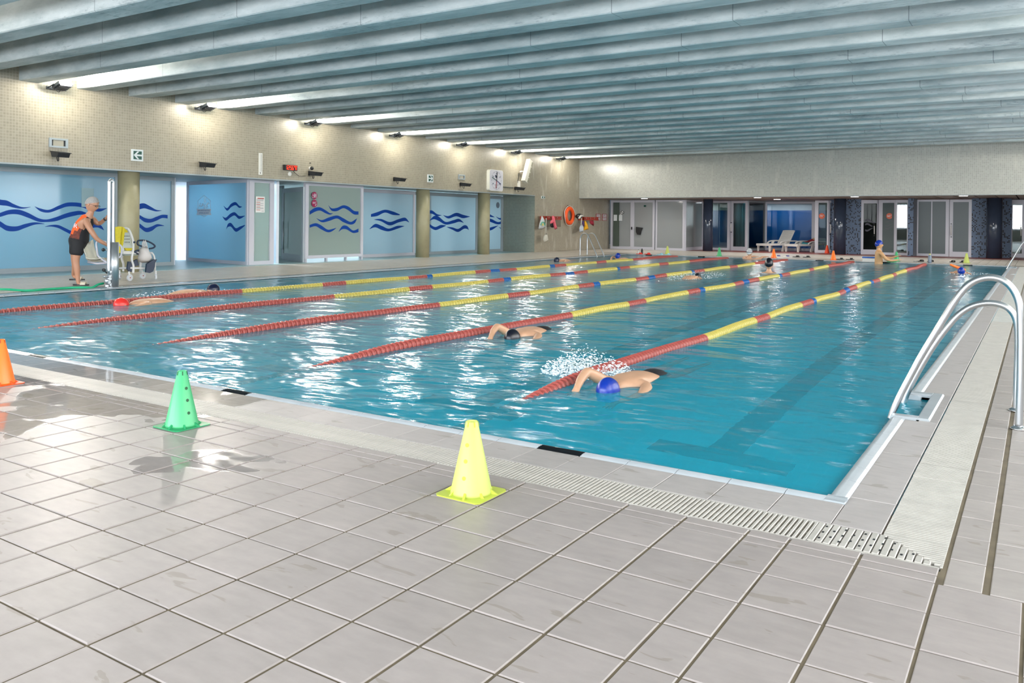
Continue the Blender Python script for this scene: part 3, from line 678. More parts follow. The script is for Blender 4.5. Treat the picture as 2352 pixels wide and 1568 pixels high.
MB().tube([hd+Vector((0, 0, -.42)), hd+Vector((0, 0, .42))], .016, 8).tube([hd+Vector((0, 0, -.3)), hd+Vector((-.04, .05, -.3))], .012, 6).tube([hd+Vector((0, 0, .3)), hd+Vector((-.04, .05, .3))], .012, 6).obj('door_handle', STEEL, G6['root'])
MB().slab((-19.3, PY(668, -19.3)), (-18.2, PY(690, -18.2)), 2.06, 2.14, .12).obj('door_closer', ALU_G, G6['root'])
G7 = glazing((XB, PY(699, XB)), (XB, PY(832, XB)), .10, 2.27, FR_GREEN, (.12, .10, .09, .11), ALU, .09)
b = MB()
for u in (.02, .36, .70, .985):
    yy = G7['P'].y+(G7['Q'].y-G7['P'].y)*u; b.box(XB-.04, XB+.04, yy-.025, yy+.025, 0, .11)
b.obj('panel_feet', ALU, G7['root'])
G8 = glazing((XG, PY(826, XG)), (XG, PY(952, XG)), 0, 2.22, FR_PALE, (.12, .10, .10, .12), ALU, .06)
G8b = glazing((XG-.05, PY(948, XG)), (XG-.05, PY(990, XG)), 0, 2.22, FR_PALE, (.08, .05, .07, .12), ALU_G)
G9 = glazing((XG, PY(984, XG)), (XG, PY(1096, XG)), 0, 2.22, FR_PALE, (.04, .12, .10, .12), ALU_G)
G10 = glazing((XG, PY(1097, XG)), (XG, 27.86), 0, 2.22, FR_PALE, (.05, .16, .10, .12), ALU_G)
for p in ([(-120, 590, 48), (0, 614, 48), (60, 622, 45), (120, 645, 30), (190, 662, 14), (262, 655, 2)], [(298, 650, 2), (350, 680, 24), (420, 690, 24), (500, 660, 32), (570, 635, 34), (640, 632, 34), (700, 640, 34), (760, 660, 30), (850, 680, 28), (915, 665, 3)],
          [(-60, 740, 10), (0, 722, 34), (80, 698, 38), (160, 698, 42), (240, 725, 42), (330, 765, 30), (400, 772, 22), (480, 758, 34), (560, 730, 38), (630, 712, 38), (700, 705, 30), (790, 730, 4)],
          [(-60, 780, 50), (0, 800, 48), (60, 835, 46), (140, 840, 40), (220, 815, 34), (300, 795, 20), (380, 799, 3)], [(385, 823, 2), (440, 815, 14), (500, 822, 26), (560, 850, 30), (620, 875, 30), (700, 870, 30), (760, 825, 36), (830, 812, 34), (870, 830, 26), (890, 852, 3)]):
    wave(G1, p, 0, 300, 3.7333)
for p in ([(1120, 690, 20), (1170, 665, 30), (1200, 650, 46), (1240, 645, 42), (1290, 665, 30), (1340, 685, 14), (1385, 684, 2)], [(1120, 745, 20), (1170, 735, 30), (1200, 740, 30), (1240, 765, 36), (1290, 772, 32), (1340, 755, 34), (1390, 735, 28), (1437, 738, 30)], [(1140, 790, 10), (1170, 800, 20), (1200, 815, 34), (1250, 850, 36), (1300, 840, 38), (1350, 812, 22), (1407, 815, 3)]):
    wave(G2, p, 0, 300, 3.7333)
for p in ([(655, 650, 3), (695, 690, 28), (740, 645, 38), (790, 625, 34), (830, 660, 24), (862, 660, 3)], [(643, 770, 3), (680, 800, 34), (730, 760, 42), (780, 740, 36), (830, 780, 34), (893, 762, 4)], [(685, 912, 3), (705, 870, 34), (740, 865, 42), (790, 920, 40), (840, 900, 36), (895, 868, 8)]):
    wave(G3, p, 380, 340, 4.9)
for p in ([(1835, 645, 3), (1870, 690, 26), (1930, 690, 36), (2000, 660, 32), (2060, 680, 42), (2120, 725, 40), (2172, 730, 36)], [(1624, 730, 38), (1680, 695, 44), (1740, 685, 36), (1800, 715, 34), (1850, 740, 18), (1883, 733, 3)], [(1700, 790, 3), (1760, 822, 24), (1840, 800, 40), (1930, 775, 34), (2000, 810, 44), (2080, 845, 30), (2130, 825, 36), (2155, 792, 3)],
          [(1624, 880, 30), (1690, 862, 34), (1750, 890, 44), (1820, 930, 30), (1870, 925, 26), (1922, 898, 3)], [(1950, 940, 3), (1990, 895, 34), (2040, 895, 40), (2110, 940, 28), (2172, 925, 40)]):
    wave(G7, p, 380, 340, 4.9)
for p in ([(145, 700, 28), (210, 685, 40), (290, 655, 30), (370, 675, 36), (443, 692, 10)], [(178, 742, 3), (250, 748, 24), (340, 785, 36), (430, 755, 34), (500, 740, 34), (540, 770, 4)], [(130, 840, 3), (190, 805, 36), (260, 830, 42), (330, 850, 28), (420, 822, 30), (490, 810, 3)]):
    wave(G8, p, 820, 340, 4.523)
for p in ([(738, 665, 28), (780, 665, 34), (830, 695, 22), (877, 698, 3)], [(897, 697, 3), (950, 718, 26), (1030, 690, 36), (1100, 710, 36), (1172, 712, 3)], [(755, 752, 3), (800, 722, 34), (850, 735, 44), (920, 780, 28), (1000, 765, 34), (1060, 750, 30), (1107, 775, 3)], [(738, 785, 24), (750, 800, 30), (810, 835, 32), (870, 815, 34), (925, 805, 3)], [(933, 820, 3), (990, 835, 24), (1050, 855, 32), (1110, 820, 36), (1145, 825, 30), (1160, 850, 3)]):
    wave(G9, p, 820, 340, 4.523)
for p in ([(1238, 685, 3), (1300, 690, 30), (1350, 680, 24), (1380, 700, 26), (1428, 717, 3)], [(1445, 712, 3), (1490, 735, 18), (1560, 700, 30), (1620, 725, 28), (1660, 716, 3)], [(1340, 735, 20), (1400, 755, 34), (1470, 780, 24), (1550, 752, 30), (1608, 775, 3)], [(1340, 850, 20), (1400, 835, 30), (1465, 805, 3)], [(1473, 820, 3), (1540, 855, 24), (1610, 815, 30), (1648, 845, 3)]):
    wave(G10, p, 820, 340, 4.523)
WFILM = mat('white_film', rgb(222, 228, 236), .5)
def badge():
    n, p0 = side(G3, .014); nn = (n.x, n.y, 0); q = lambda x, y: atpl(440+x/19.6, 430+y/19.6, p0, nn); up = Vector((n.x, n.y, 0))*.002
    root = MB().prism([q(212, 975), q(905, 975), q(845, 1110), q(905, 1250), q(212, 1250), q(272, 1110)], (n.x, n.y, 0), .002).obj('anniversary_badge_film', WFILM, G3['root'])
    b = MB()
    for a, c in (((285, 975), (285, 605)), ((285, 605), (563, 358)), ((563, 358), (845, 605)), ((845, 605), (845, 975)), ((455, 1250), (563, 1345)), ((563, 1345), (690, 1250))): b.tube([q(*a), q(*c)], .006, 5)
    for st in ([(340, 850), (400, 720), (370, 840), (440, 850), (480, 730), (470, 850), (520, 740), (570, 870), (620, 740), (560, 965)], [(620, 965), (650, 860), (690, 740), (765, 690), (690, 770), (735, 870), (700, 900), (660, 800), (800, 730)]): b.tube([q(*a[:2]) for a in crom(st, 4)], .008, 5)
    b.obj('badge_outline', WFILM, root)
    d = Vector((G3['d'].x, G3['d'].y, 0)); lettering('30', .26, WFILM, q(595, 580), d, (0, 0, 1), root, sx=.62)
    TX = mat('badge_text', rgb(150, 170, 196), .5)
    lettering("SOM L'ESPORT INDUSTRIAL", .055, TX, q(560, 1045)+up*2, d, (0, 0, 1), root, sx=.95); lettering('SOM MÉS QUE ESPORT', .055, TX, q(560, 1160)+up*2, d, (0, 0, 1), root, sx=.95)
badge()
d4 = Vector((0, 1, 0)); PAPER = mat('white_paper', rgb(232, 230, 228), .6); REDP = mat('red_print', rgb(190, 60, 40), .6); GRYP = mat('grey_print', rgb(150, 150, 156), .6)
c0 = on(G4, 585, 451)[0]; c1 = on(G4, 605.5, 488)[0]
root = MB().box(XB+.045, XB+.055, c0.y, c1.y, c1.z, c0.z).obj('notice_poster', PAPER); tag(root, 'white notice sheet with red and grey lines on the narrow glass panel', 'poster')
b = MB(); wdt = c1.y-c0.y; ht = c0.z-c1.z
def ln(u0, u1, v, t): b.box(XB+.0555, XB+.058, c0.y+wdt*u0, c0.y+wdt*u1, c0.z-ht*v-t, c0.z-ht*v)
for v in (.34, .49, .64, .83): ln(.08, .5, v, .012)
ln(.2, .9, .09, .022); b.obj('red_lines', REDP, root); b = MB()
for v in (.15, .2, .235, .27, .4, .44, .53, .57, .69, .73, .76): ln(.08, .85, v, .006)
ln(.65, .9, .9, .01); b.obj('grey_lines', GRYP, root)
MAG = mat('magenta_sign', rgb(150, 22, 74), .4)
for cx_, cy_, tx in ((722.0, 449, 'icons'), (722.0, 467, 'wc')):
    p = on(G7, cx_, cy_, .047)[0]
    lb = 'round magenta sign with wheelchair and toilet figures, upper of two' if tx == 'icons' else 'round magenta WC sign, lower of two'
    o = MB().lathe([(.105, 0), (.105, .006)], p, 28, ax='x').obj('toilet_sign', MAG); tag(o, lb, 'sign')
    if tx == 'wc': lettering('WC', .09, WFILM, (p.x+.009, p.y, p.z+.01), (0, 1, 0), (0, 0, 1), o); MB().prism([(p.x+.0065, p.y+.02, p.z-.05), (p.x+.0065, p.y+.075, p.z-.012), (p.x+.0065, p.y+.03, p.z-.075)], (1, 0, 0), .003).obj('arrow', WFILM, o)
    else:
        b = MB()
        for yy in (.0, .055): b.ball((p.x+.008, p.y+yy, p.z+.055), .003, .011, .011, 8, 6); b.box(p.x+.006, p.x+.009, p.y+yy-.014, p.y+yy+.014, p.z-.02, p.z+.04); b.box(p.x+.006, p.x+.009, p.y+yy-.01, p.y+yy+.01, p.z-.06, p.z-.02)
        b.ball((p.x+.008, p.y-.06, p.z+.04), .003, .01, .01, 8, 6); b.tube([(p.x+.008, p.y-.06, p.z+.03), (p.x+.008, p.y-.055, p.z-.01), (p.x+.008, p.y-.02, p.z-.012), (p.x+.008, p.y-.012, p.z-.05)], .006, 6)
        b.tube([(p.x+.008, p.y-.06+.035*math.cos(a), p.z-.03+.035*math.sin(a)) for a in [PI*.75+PI*1.1*i/9 for i in range(10)]], .005, 5); b.obj('figures', WFILM, o)
# small papers on the first window, dark round marker on the last one
p = on(G1, 201, 432); q_ = on(G1, 187, 475)[0]
MB().box(XG+.013, XG+.017, q_.y, on(G1, 215, 475)[0].y, q_.z, p[0].z).obj('grey_sheet', mat('grey_sheet', rgb(150, 178, 186), .5), G1['root'])
p = on(G10, 1143.5, 471)[0]; MB().lathe([(.12, 0), (.12, .004)], p, 24, ax='x').obj('grey_disc', mat('grey_disc', rgb(96, 110, 126), .5), G10['root'])
# ---- far glazing
def far(x0, Y0, x1, Y1, m, name=None, fw=(.06, .06, .09, .08), frame=ALU, z1=2.22, mull=()):
    return glazing((xy(x0, Y0), Y0), (xy(x1, Y1), Y1), 0.0, z1, m, fw, frame, .06, name=name, mull=mull)
F1 = far(1403, 34.35, 1504, 34.35, FR_GREY, 'door_2', (.10, .10, .12, .10))
dd = F1['d']; mid = F1['P']+(F1['Q']-F1['P'])*.5
MB().slab(mid-dd*.09, mid+dd*.09, 0, 2.22, .07).obj('frame_post', ALU, F1['root'])
hp = on(F1, 1451, 524, .06)[0]; MB().box(hp.x-.02, hp.x+.02, hp.y-.03, hp.y+.03, hp.z-.06, hp.z+.06).obj('lock', BLACK, F1['root'])
MB().slab((xy(1409, 34.30), 34.30), (xy(1422, 34.30), 34.30), .12, 2.12, .012).obj('dark_strip', mat('dark_green_film', rgb(70, 82, 74), .3), F1['root'])
F2 = far(1506, 34.35, 1573, 34.35, FR_GREY, None, (.08, .10, .10, .08))
F3 = far(1574, 34.35, 1614, 36.6, FR_GREY, None, (.06, .10, .14, .07))
F4 = far(1632, 36.6, 1679, 36.6, GL_DARK, None, (.06, .16, .10, .08))
F5 = far(1680, 36.5, 1717, 36.3, GL_DARK, 'door_3', (.10, .10, .18, .10))
F6 = far(1718, 36.3, 1757, 38.2, GL_DARK, None, (.05, .07, .10, .06), ALU_G)
F7 = far(1758, 38.2, 1872, 38.2, GL_CLEAR, None, (.07, .14, .12, .09))
F8 = far(1872, 36.4, 1903, 36.4, GL_DARK, None, (.14, .06, .12, .10))
F9 = far(1903, 36.4, 1914, 36.6, GL_DARK, 'door_4', (.06, .03, .14, .10))
F10 = far(1977, 36.0, 2019, 36.35, GL_DIM, 'door_5', (.10, .10, .20, .14))
F11 = far(2019, 36.2, 2057, 36.1, FR_DARK, None, (.14, .05, .10, .12))
F12 = far(2057, 36.1, 2086, 36.1, GL_DARK, None, (.05, .04, .10, .12))
F13 = far(2105, 36.1, 2180, 36.1, FR_DARK, None, (.07, .12, .10, .08), mull=(.47,))
F14 = far(2181, 36.1, 2233, 36.1, FR_DARK, 'door_6', (.12, .12, .20, .10))
F15 = far(2322, 37.2, 2356, 37.2, GL_DARK, 'door_7', (.05, .12, .16, .16))
F16 = far(2357, 37.2, 2470, 37.2, GL_DARK, None, (.1, .1, .12, .1), mull=(.5,))
b = MB()
b.slab((xy(1908, 36.55), 36.55), (xy(1946, 36.2), 36.2), 0, ZL, .12); b.slab((xy(1943, 36.0), 36.0), (xy(1978, 36.0), 36.0), 0, ZL, .12)
b.slab((xy(2085.5, 35.4), 35.4), (xy(2098, 35.4), 35.4), 0, ZL, .1)
b.slab((xy(2232, 36.1), 36.1), (xy(2272, 36.1), 36.1), 0, ZL, .12); b.slab((xy(2270, 36.3), 36.3), (xy(2322, 36.6), 36.6), 0, ZL, .12)
b.obj('wall_far_mosaic', MOS_B, kind='structure')
MB().slab((xy(2098, 35.4)-.03, 35.4), (xy(2106, 36.2), 36.2), 0, ZL, .06).obj('wall_far_pier_side', mat('grey_side_tile', rgb(112, 118, 130), .4), kind='structure')
# rooms behind the glass
BLUEW = mat('glossy_blue_panel', rgb(0, 72, 128), .08)
MB().box(-14, -7, 40.2, 40.35, 0, 1.86).obj('wall_blue', BLUEW, kind='structure'); MB().box(-14, -7, 40.2, 40.4, 1.86, ZL).obj('wall_blue_top', SOF, kind='structure')
CURT = mat('dark_teal_curtain', rgb(40, 104, 118), .6)
b = MB(); x0 = xy(1676, 39.5); x1 = xy(1757, 39.5); m_ = 60; vs = []
for i in range(m_+1):
    u = i/m_; vs += [(x0+(x1-x0)*u, 39.4+.06*math.sin(u*60)+.03*math.sin(u*23), z) for z in (0, ZL)]
b.add(vs, [(2*i, 2*i+2, 2*i+3, 2*i+1) for i in range(m_)], True); o = b.obj('curtain', CURT); tag(o, 'dark teal curtain behind the glass door left of the loungers', 'curtain')
ORG = mat('orange_sign', rgb(206, 84, 30), .4)
for g_, px_, py_, tx in ((F8, 1887.5, 496, '70°'), (F11, 2043, 496, '60°')):
    p, dr, n = on(g_, px_, py_, .02); R_ = .12
    b = MB(); b.lathe([(R_, 0), (R_, .008)], (0, 0, 0), 28, ax='y'); o = b.obj('temperature_sign', ORG); o.location = p; o.rotation_euler = (0, 0, 0)
    tag(o, 'orange round %s sign on glass %s' % (tx, 'left of the left mosaic column' if tx == '70°' else 'right of the door with dark waves'), 'sign')
    b2 = lettering(tx, .12, WFILM, (0, -.003, .0), (1, 0, 0), (0, 0, 1), None); b2.parent = o
WDK = mat('dark_wave_film', rgb(36, 34, 52), .4); WGR = mat('grey_wave_film', rgb(98, 104, 110), .5)
for p in ([(855, 650, 40), (900, 635, 36), (950, 640, 44), (1010, 685, 36), (1060, 700, 20), (1120, 685, 6)], [(855, 740, 40), (900, 725, 40), (950, 745, 38), (1000, 775, 26), (1050, 780, 6)], [(855, 865, 40), (900, 880, 36), (950, 855, 36), (1000, 828, 22), (1045, 815, 6)]): wave(F10, p, 1900, 440, 9.8, WDK)
for p in ([(1310, 690, 4), (1360, 670, 26), (1420, 650, 26), (1480, 665, 24), (1530, 690, 6)], [(1310, 765, 20), (1360, 768, 26), (1420, 740, 26), (1470, 725, 16), (1510, 725, 4)], [(1300, 825, 20), (1360, 835, 30), (1430, 800, 26), (1500, 780, 14), (1530, 785, 4)]): wave(F11, p, 1900, 440, 9.8, WGR)
def door_handle(g_, px_, py0, py1):
    p0 = on(g_, px_, py0, .10)[0]; p1 = on(g_, px_, py1, .10)[0]; n, _ = side(g_); nn = Vector((n.x, n.y, 0))*.10
    MB().tube([p0+Vector((0, 0, -.06)), p1+Vector((0, 0, .06))], .018, 8).obj('door_handle', WHITEP, g_['root'])
    MB().tube([p0, p0-nn*.8], .018, 8).tube([p1, p1-nn*.8], .018, 8).obj('handle_end', BLACK, g_['root'])
door_handle(F5, 1678.5, 511, 533); door_handle(F9, 1908, 512, 538); door_handle(F10, 2008, 515, 541); door_handle(F14, 2184.5, 514, 544); door_handle(F15, 2345, 517, 545)
# ================================================================== THINGS
# ---- lane ropes
ROPES = [(-11.22, -.25), (-9.33, .0), (-7.27, .0), (-5.15, .0), (-3.0, -.95)]
SEG = [(11.2, 'y', 9.42), (0, 'r', 0)]
BND = [(-9, 'r'), (9.38, 'y'), (11.2, 'r'), (11.82, 'y'), (13.63, 'r'), (14.28, 'b'), (14.5, 'y'), (16.12, 'r'), (16.8, 'b'), (17.2, 'r'), (17.92, 'y'), (19.62, 'b'), (19.85, 'r'), (20.5, 'y'), (22.42, 'r'), (23.1, 'y'), (24.95, 'r')]
FM = {'r': mat('red_float_plastic', rgb(172, 84, 76), .4), 'y': mat('yellow_float_plastic', rgb(204, 188, 96), .35), 'b': mat('blue_float_plastic', rgb(20, 92, 160), .35)}
def float_mesh(k):
    b = MB(); b.lathe([(.012, -.030), (.046, -.028), (.050, -.020), (.024, -.014), (.024, .0), (.030, .004), (.055, .009), (.057, .020), (.014, .025)], n=12, ax='y')
    return b.mesh('float', FM[k])
FLM = {k: float_mesh(k) for k in 'ryb'}
def sink(y):
    return -.02-(max(0, 6.2-y)/2.2)**2*.15-(max(0, y-27.6))**2*.02
ORD = ['nearest to the left wall', 'second from the left wall', 'middle one of five', 'second from the right pool edge', 'nearest to the ladder side']
for i, (x, off) in enumerate(ROPES):
    o = empty('lane_rope', (x, PY0, -.02), 0, 'red, yellow and blue float lane rope, '+ORD[i], 'lane rope', 'lane ropes across the pool')
    path = [(x, PY0, -.16)]+[(x, yy, sink(yy)) for yy in [4.0+.3*j for j in range(82)]]+[(x, PY1, -.03)]
    MB().tube(path, .009, 6).obj('cable', STEEL, o)
    y = PY0+.16; n = 0; rest = MB(); pitch = .0655
    while y < PY1-.25:
        wob = .022*math.sin(y*1.1+i)+.012*math.sin(y*2.9+i*2)
        c = [c for a, c in BND if y-off >= a][-1]
        z = sink(y)+.006*math.sin(y*1.7+i)
        if n < 298: inst('float', FLM[c], (x+wob, y, z), o, rot=(0, random.uniform(0, 1), 0))
        else: rest.k = 'ryb'.index(c); rest.lathe([(.05, -.03), (.056, -.018), (.03, -.01), (.036, .004), (.062, .015), (.05, .024)], (x+wob, y, z), 10, 'y')
        y += pitch; n += 1
    rest.obj('floats', [FM[k] for k in 'ryb'], o, kind='stuff')
# ---- cones
def cone_mesh(m, mh, h=.32, holes=True):
    return None
def cone(name, p, rz, m, md, label, h=.32, hole_az=(0,), detail=True):
    s = h/.32
    o = empty('traffic_cone', (p[0], p[1], 0), rz, label, 'cone', 'training cones round the pool')
    rb, rt = .093*s, .026*s; n = 32
    b = MB(); c = .016*s; hw = .117*s
    pts = [(-hw+c, -hw), (hw-c, -hw), (hw, -hw+c), (hw, hw-c), (hw-c, hw), (-hw+c, hw), (-hw, hw-c), (-hw, -hw+c)]
    b.M = Matrix.Translation((p[0], p[1], 0)) @ Matrix.Rotation(rz, 4, 'Z')
    b.prism([(x, y, .002) for x, y in pts], (0, 0, 1), .005*s); b.obj('base', md, o)
    b = MB(); b.M = Matrix.Translation((p[0], p[1], 0)) @ Matrix.Rotation(rz, 4, 'Z')
    b.lathe([(rb, .007), (rb*.985, .016*s), (rb*.97, .02*s), (rt*1.0, h-.002), (rt*.93, h), (rt*.8, h-.002), (rt*.8, h-.03*s)], n=n)
    b.obj('body', m, o)
    MX = Matrix.Translation((p[0], p[1], 0)) @ Matrix.Rotation(rz, 4, 'Z'); dk = MATS['dk_'+name]
    if detail:
        for k in range(8):
            a = k*PI/4+.3; R1 = rb*.9; d = Vector((math.cos(a), math.sin(a), 0)); t = Vector((-d.y, d.x, 0))*.005*s
            q = d*R1; e = d*(rb+.03*s) if k % 2 == 0 else d*(rb+.016*s); b = MB(); b.M = MX
            b.prism([q-t+Vector((0, 0, .006)), e-t*.5+Vector((0, 0, .006)), q-t+Vector((0, 0, .03*s))], t.normalized(), .01*s).obj('rib', md, o)
    sl = math.atan2(rb-rt, h); sep = detail; b = MB(); b.M = MX
    for az in hole_az:
        for zf in (.27, .49, .70):
            z = h*zf; R_ = rb+(rt-rb)*zf+.0012; ca, sa = math.cos(az), math.sin(az); nrm = Vector((ca*math.cos(sl), sa*math.cos(sl), math.sin(sl)))
            u = Vector((-sa, ca, 0)); v = nrm.cross(u); cen = Vector((ca*R_, sa*R_, z))
            b.prism([cen+u*math.cos(t*PI/6)*.009*s+v*math.sin(t*PI/6)*.009*s for t in range(12)], nrm, .0005)
            if sep: b.obj('hole', dk, o); b = MB(); b.M = MX
    if not sep: b.obj('holes', dk, o, kind='stuff')
    if detail:
        for k in range(6):
            a = k*PI/3+.5; z = h*.93; R_ = rt+(rb-rt)*.06+.0005; d = Vector((math.cos(a), math.sin(a), 0)); u = Vector((-d.y, d.x, 0))*.0025*s; b = MB(); b.M = MX
            b.prism([d*(R_+.0015)-u+Vector((0, 0, z)), d*(R_+.0015)+u+Vector((0, 0, z)), d*(rt+.001)+u+Vector((0, 0, h-.001)), d*(rt+.001)-u+Vector((0, 0, h-.001))], d, .001).obj('slot', dk, o)
    return o
YC = mat('fluorescent_yellow_plastic', rgb(190, 202, 104), .45); YD = mat('fluorescent_yellow_base', rgb(186, 198, 74), .4); MATS['dk_y'] = mat('yellow_hole', rgb(186, 196, 50), .6)
GC = mat('green_plastic', rgb(74, 176, 118), .4); GD = mat('green_base', rgb(40, 150, 96), .4); MATS['dk_g'] = mat('green_hole', rgb(6, 74, 36), .6)
OC = mat('orange_plastic', rgb(255, 124, 44), .35); OD = mat('orange_base', rgb(240, 92, 40), .35); MATS['dk_o'] = mat('orange_hole', rgb(160, 50, 14), .6)
RC = mat('red_orange_plastic', rgb(232, 74, 36), .35)
YAWV = PI+YAW
cone('y', (-2.10, 2.965), .0, YC, YD, 'fluorescent yellow cone with three round holes on the near deck', hole_az=(-1.4, 1.74))
cone('g', (-4.17, 2.985), .0, GC, GD, 'green cone with three round holes on the near deck', hole_az=(-.12, 3.0))
cone('o', (-6.27, 3.0), .0, OC, OD, 'orange cone cut off by the left edge on the wet near deck', hole_az=(2.2,))
def far_cone(name, px_, py_, m, md, lb, h=.32, az=(-1.9,)):
    p = atz(px_, py_)
    return cone(name, (p.x, p.y), .2, m, md, lb, h, az, False)
far_cone('y', 1533, 584, YC, YD, 'yellow cone at the far edge beside pale blue sandals', az=(1.5,))
far_cone('g', 1652, 588, GC, GD, 'green cone at the far edge in front of the left slate column')
far_cone('o', 1777, 592, OC, OD, 'orange cone at the far edge in front of the reclined lounger', az=(2,))
far_cone('o', 1899.5, 581.5, RC, RC, 'red-orange cone standing on the red floor by the left mosaic wall', .34, (2,))
far_cone('o', 1914, 597, OC, OD, 'orange cone at the far edge left of black flip-flops', az=(2,))
far_cone('g', 2059, 600, GC, GD, 'green cone at the far edge beside the man in the blue cap', az=(-1.0,))
far_cone('y', 2220, 604, YC, YD, 'yellow cone at the far edge right of black sandals', az=(2,))
# ---- ladders
def ladder(x_water, x_deck, y0, y1, zt, label, r=.021, r2=None, paths=None, steps=True):
    o = empty('pool_ladder', ((x_water+x_deck)/2, (y0+y1)/2, 0), 0, label, 'pool ladder')
    for i, y in enumerate((y0, y1)):
        pth = paths[i] if paths else None
        MB().tube(crom([(a, y, b) for a, b in pth], 6), r, 14).obj('handrail', STEEL, o)
        MB().lathe([(r*2.2, 0), (r*2.2, .006), (r*1.2, .02)], (pth[-1][0], y, 0), 20).obj('foot_plate', CHROME, o)
    s = 1 if x_deck > x_water else -1
    for z in (-.30, -.58, -.86):
        MB().bbox(min(x_water, x_water+s*.02)-.04, max(x_water, x_water+s*.02)+.04, y0, y1, z-.03, z).obj('step', STEEL, o)
    return o
PA = [(-.80, -1.1), (-.80, -.3), (-.788, -.03), (-.66, .29), (-.535, .545), (-.42, .765), (-.34, .86), (-.245, .892), (-.16, .86), (-.105, .765), (-.09, .62), (-.088, .3), (-.093, 0)]
PB = [(-.80, -1.1), (-.80, -.3), (-.785, -.03), (-.645, .30), (-.51, .53), (-.42, .635), (-.33, .683), (-.235, .69), (-.16, .655), (-.12, .57), (-.112, .4), (-.116, .2), (-.118, 0)]
ladder(-.80, -.09, 5.73, 6.29, .9, 'large stainless steel pool ladder at the right edge in the foreground', .0205, paths=(PA, PB))
def mir(P, xw, xd):   # same profile, placed between two x positions
    return [(xw+(a+.79)/(.70)*(xd-xw), b) for a, b in P]
PL = [(-.80, -1.0), (-.80, -.3), (-.785, -.03), (-.60, .36), (-.45, .66), (-.37, .77), (-.28, .80), (-.19, .77), (-.11, .66), (-.095, .5), (-.092, .2), (-.09, 0)]
ladder(PX0, -14.0, 26.42, 26.98, .8, 'small chrome pool ladder at the far left corner below the red racks', .021, paths=(mir(PL, PX0+.02, -14.0), mir(PL, PX0+.02, -14.0)))
ladder(-.80, -.09, 27.72, 28.2, .8, 'chrome ladder rails at the far right corner, cut by the picture edge', .021, paths=(mir(PL, -.79, -.09), mir(PL, -.79, -.09)))
# ---- wall items on the left wall
WX = XL
GRN = mat('dark_green_sign', rgb(16, 74, 62), .4); SIGNW = mat('sign_white', rgb(214, 220, 222), .4)
def plate(y0, y1, z0, z1, t, m, name, label=None, cat=None, parent=None):
    o = MB().bbox(WX, WX+t, y0, y1, z0, z1, .0).obj(name, m, parent); return tag(o, label, cat) if label else o
def arrow_sign(y0, y1, z0, z1, left, label):
    o = plate(y0, y1, z0, z1, .04, SIGNW, 'exit_sign', label, 'sign'); m = .035*(y1-y0)/.26
    MB().box(WX+.04, WX+.043, y0+m, y1-m, z0+m, z1-m).obj('green_panel', GRN, o)
    yc, zc = (y0+y1)/2, (z0+z1)/2; s = (y1-y0)*.36*(1 if left else -1); h = (z1-z0)*.33
    q = lambda a, b: (WX+.0435, yc+a*s, zc+b*h)
    MB().prism([q(-1, 0), q(-.1, 1), q(.35, 1), q(-.3, .22), q(1, .22), q(1, -.22), q(-.3, -.22), q(.35, -1), q(-.1, -1)], (1, 0, 0), .003).obj('arrow', SIGNW, o)
arrow_sign(10.70, 10.97, 2.455, 2.71, True, 'square green sign with a white arrow pointing left')
arrow_sign(21.07, 21.345, 2.455, 2.71, False, 'square green sign with a white arrow pointing right')
o = plate(28.36, 28.62, 2.13, 2.24, .03, SIGNW, 'small_exit_sign', 'tiny green and white running-man sign high on the wall above the left rack', 'sign')
MB().box(WX+.031, WX+.033, 28.38, 28.60, 2.145, 2.225).obj('green_panel', GRN, o); MB().box(WX+.033, WX+.035, 28.45, 28.53, 2.155, 2.215).obj('door_symbol', SIGNW, o)
def emergency(y0, y1, z0, z1, label):
    o = MB().box(WX, WX+.03, y0+.05, y1-.05, z0, z0+.035).box(WX, WX+.03, y0+.05, y1-.05, z1-.035, z1).box(WX, WX+.03, y0, y0+.05, z0, z1).box(WX, WX+.03, y1-.05, y1, z0, z1).obj('emergency_light', ALU_G); tag(o, label, 'light')
    MB().box(WX+.001, WX+.006, y0+.05, y1-.05, z0+.03, z1-.03).obj('recess', BLACK, o); MB().box(WX+.006, WX+.02, y0+.08, y1-.09, z0+.035, z1-.035).obj('diffuser', mat('cream_diffuser', rgb(156, 152, 138), .5), o)
emergency(8.92, 9.30, 2.61, 2.80, 'rectangular grey framed emergency light near the top left')
emergency(22.76, 23.14, 2.63, 2.80, 'small rectangular emergency light left of the pace clock')
o = plate(14.205, 14.32, 2.335, 2.89, .015, WHITEP, 'thermometer_strip', 'tall narrow white scale strip left of the red clock', 'gauge')
b = MB()
for k in range(13): b.box(WX+.0155, WX+.018, 14.265, 14.295, 2.43+k*.034, 2.44+k*.034)
b.box(WX+.0155, WX+.018, 14.24, 14.26, 2.36, 2.40).obj('marks', BLACK, o)
LED = mat('red_led', (1, .05, .015, 1), .4, em=1.1)
o = empty('led_clock', (WX, 15.23, 2.57), 0, 'black digital clock with red digits reading 12:56', 'clock')
MB().box(WX, WX+.07, 15.01, 15.45, 2.50, 2.642).obj('casing', BLACK, o)
def seven(b, ch, y, z, w, h, t=.011):
    S = {'1': 'bc', '2': 'abged', '5': 'afgcd', '6': 'afgedc', '4': 'fgbc', '0': 'abcdef', 'N': 'eabcf', 'S': 'afgcd'}[ch]
    R_ = {'a': (0, w, h, h), 'd': (0, w, 0, 0), 'g': (0, w, h/2, h/2), 'f': (0, 0, h/2, h), 'b': (w, w, h/2, h), 'e': (0, 0, 0, h/2), 'c': (w, w, 0, h/2)}
    for k in S:
        a = R_[k]; b.box(WX+.071, WX+.074, y+a[0]-t/2, y+a[1]+t/2, z+a[2]-t/2, z+a[3]+t/2)
b = MB()
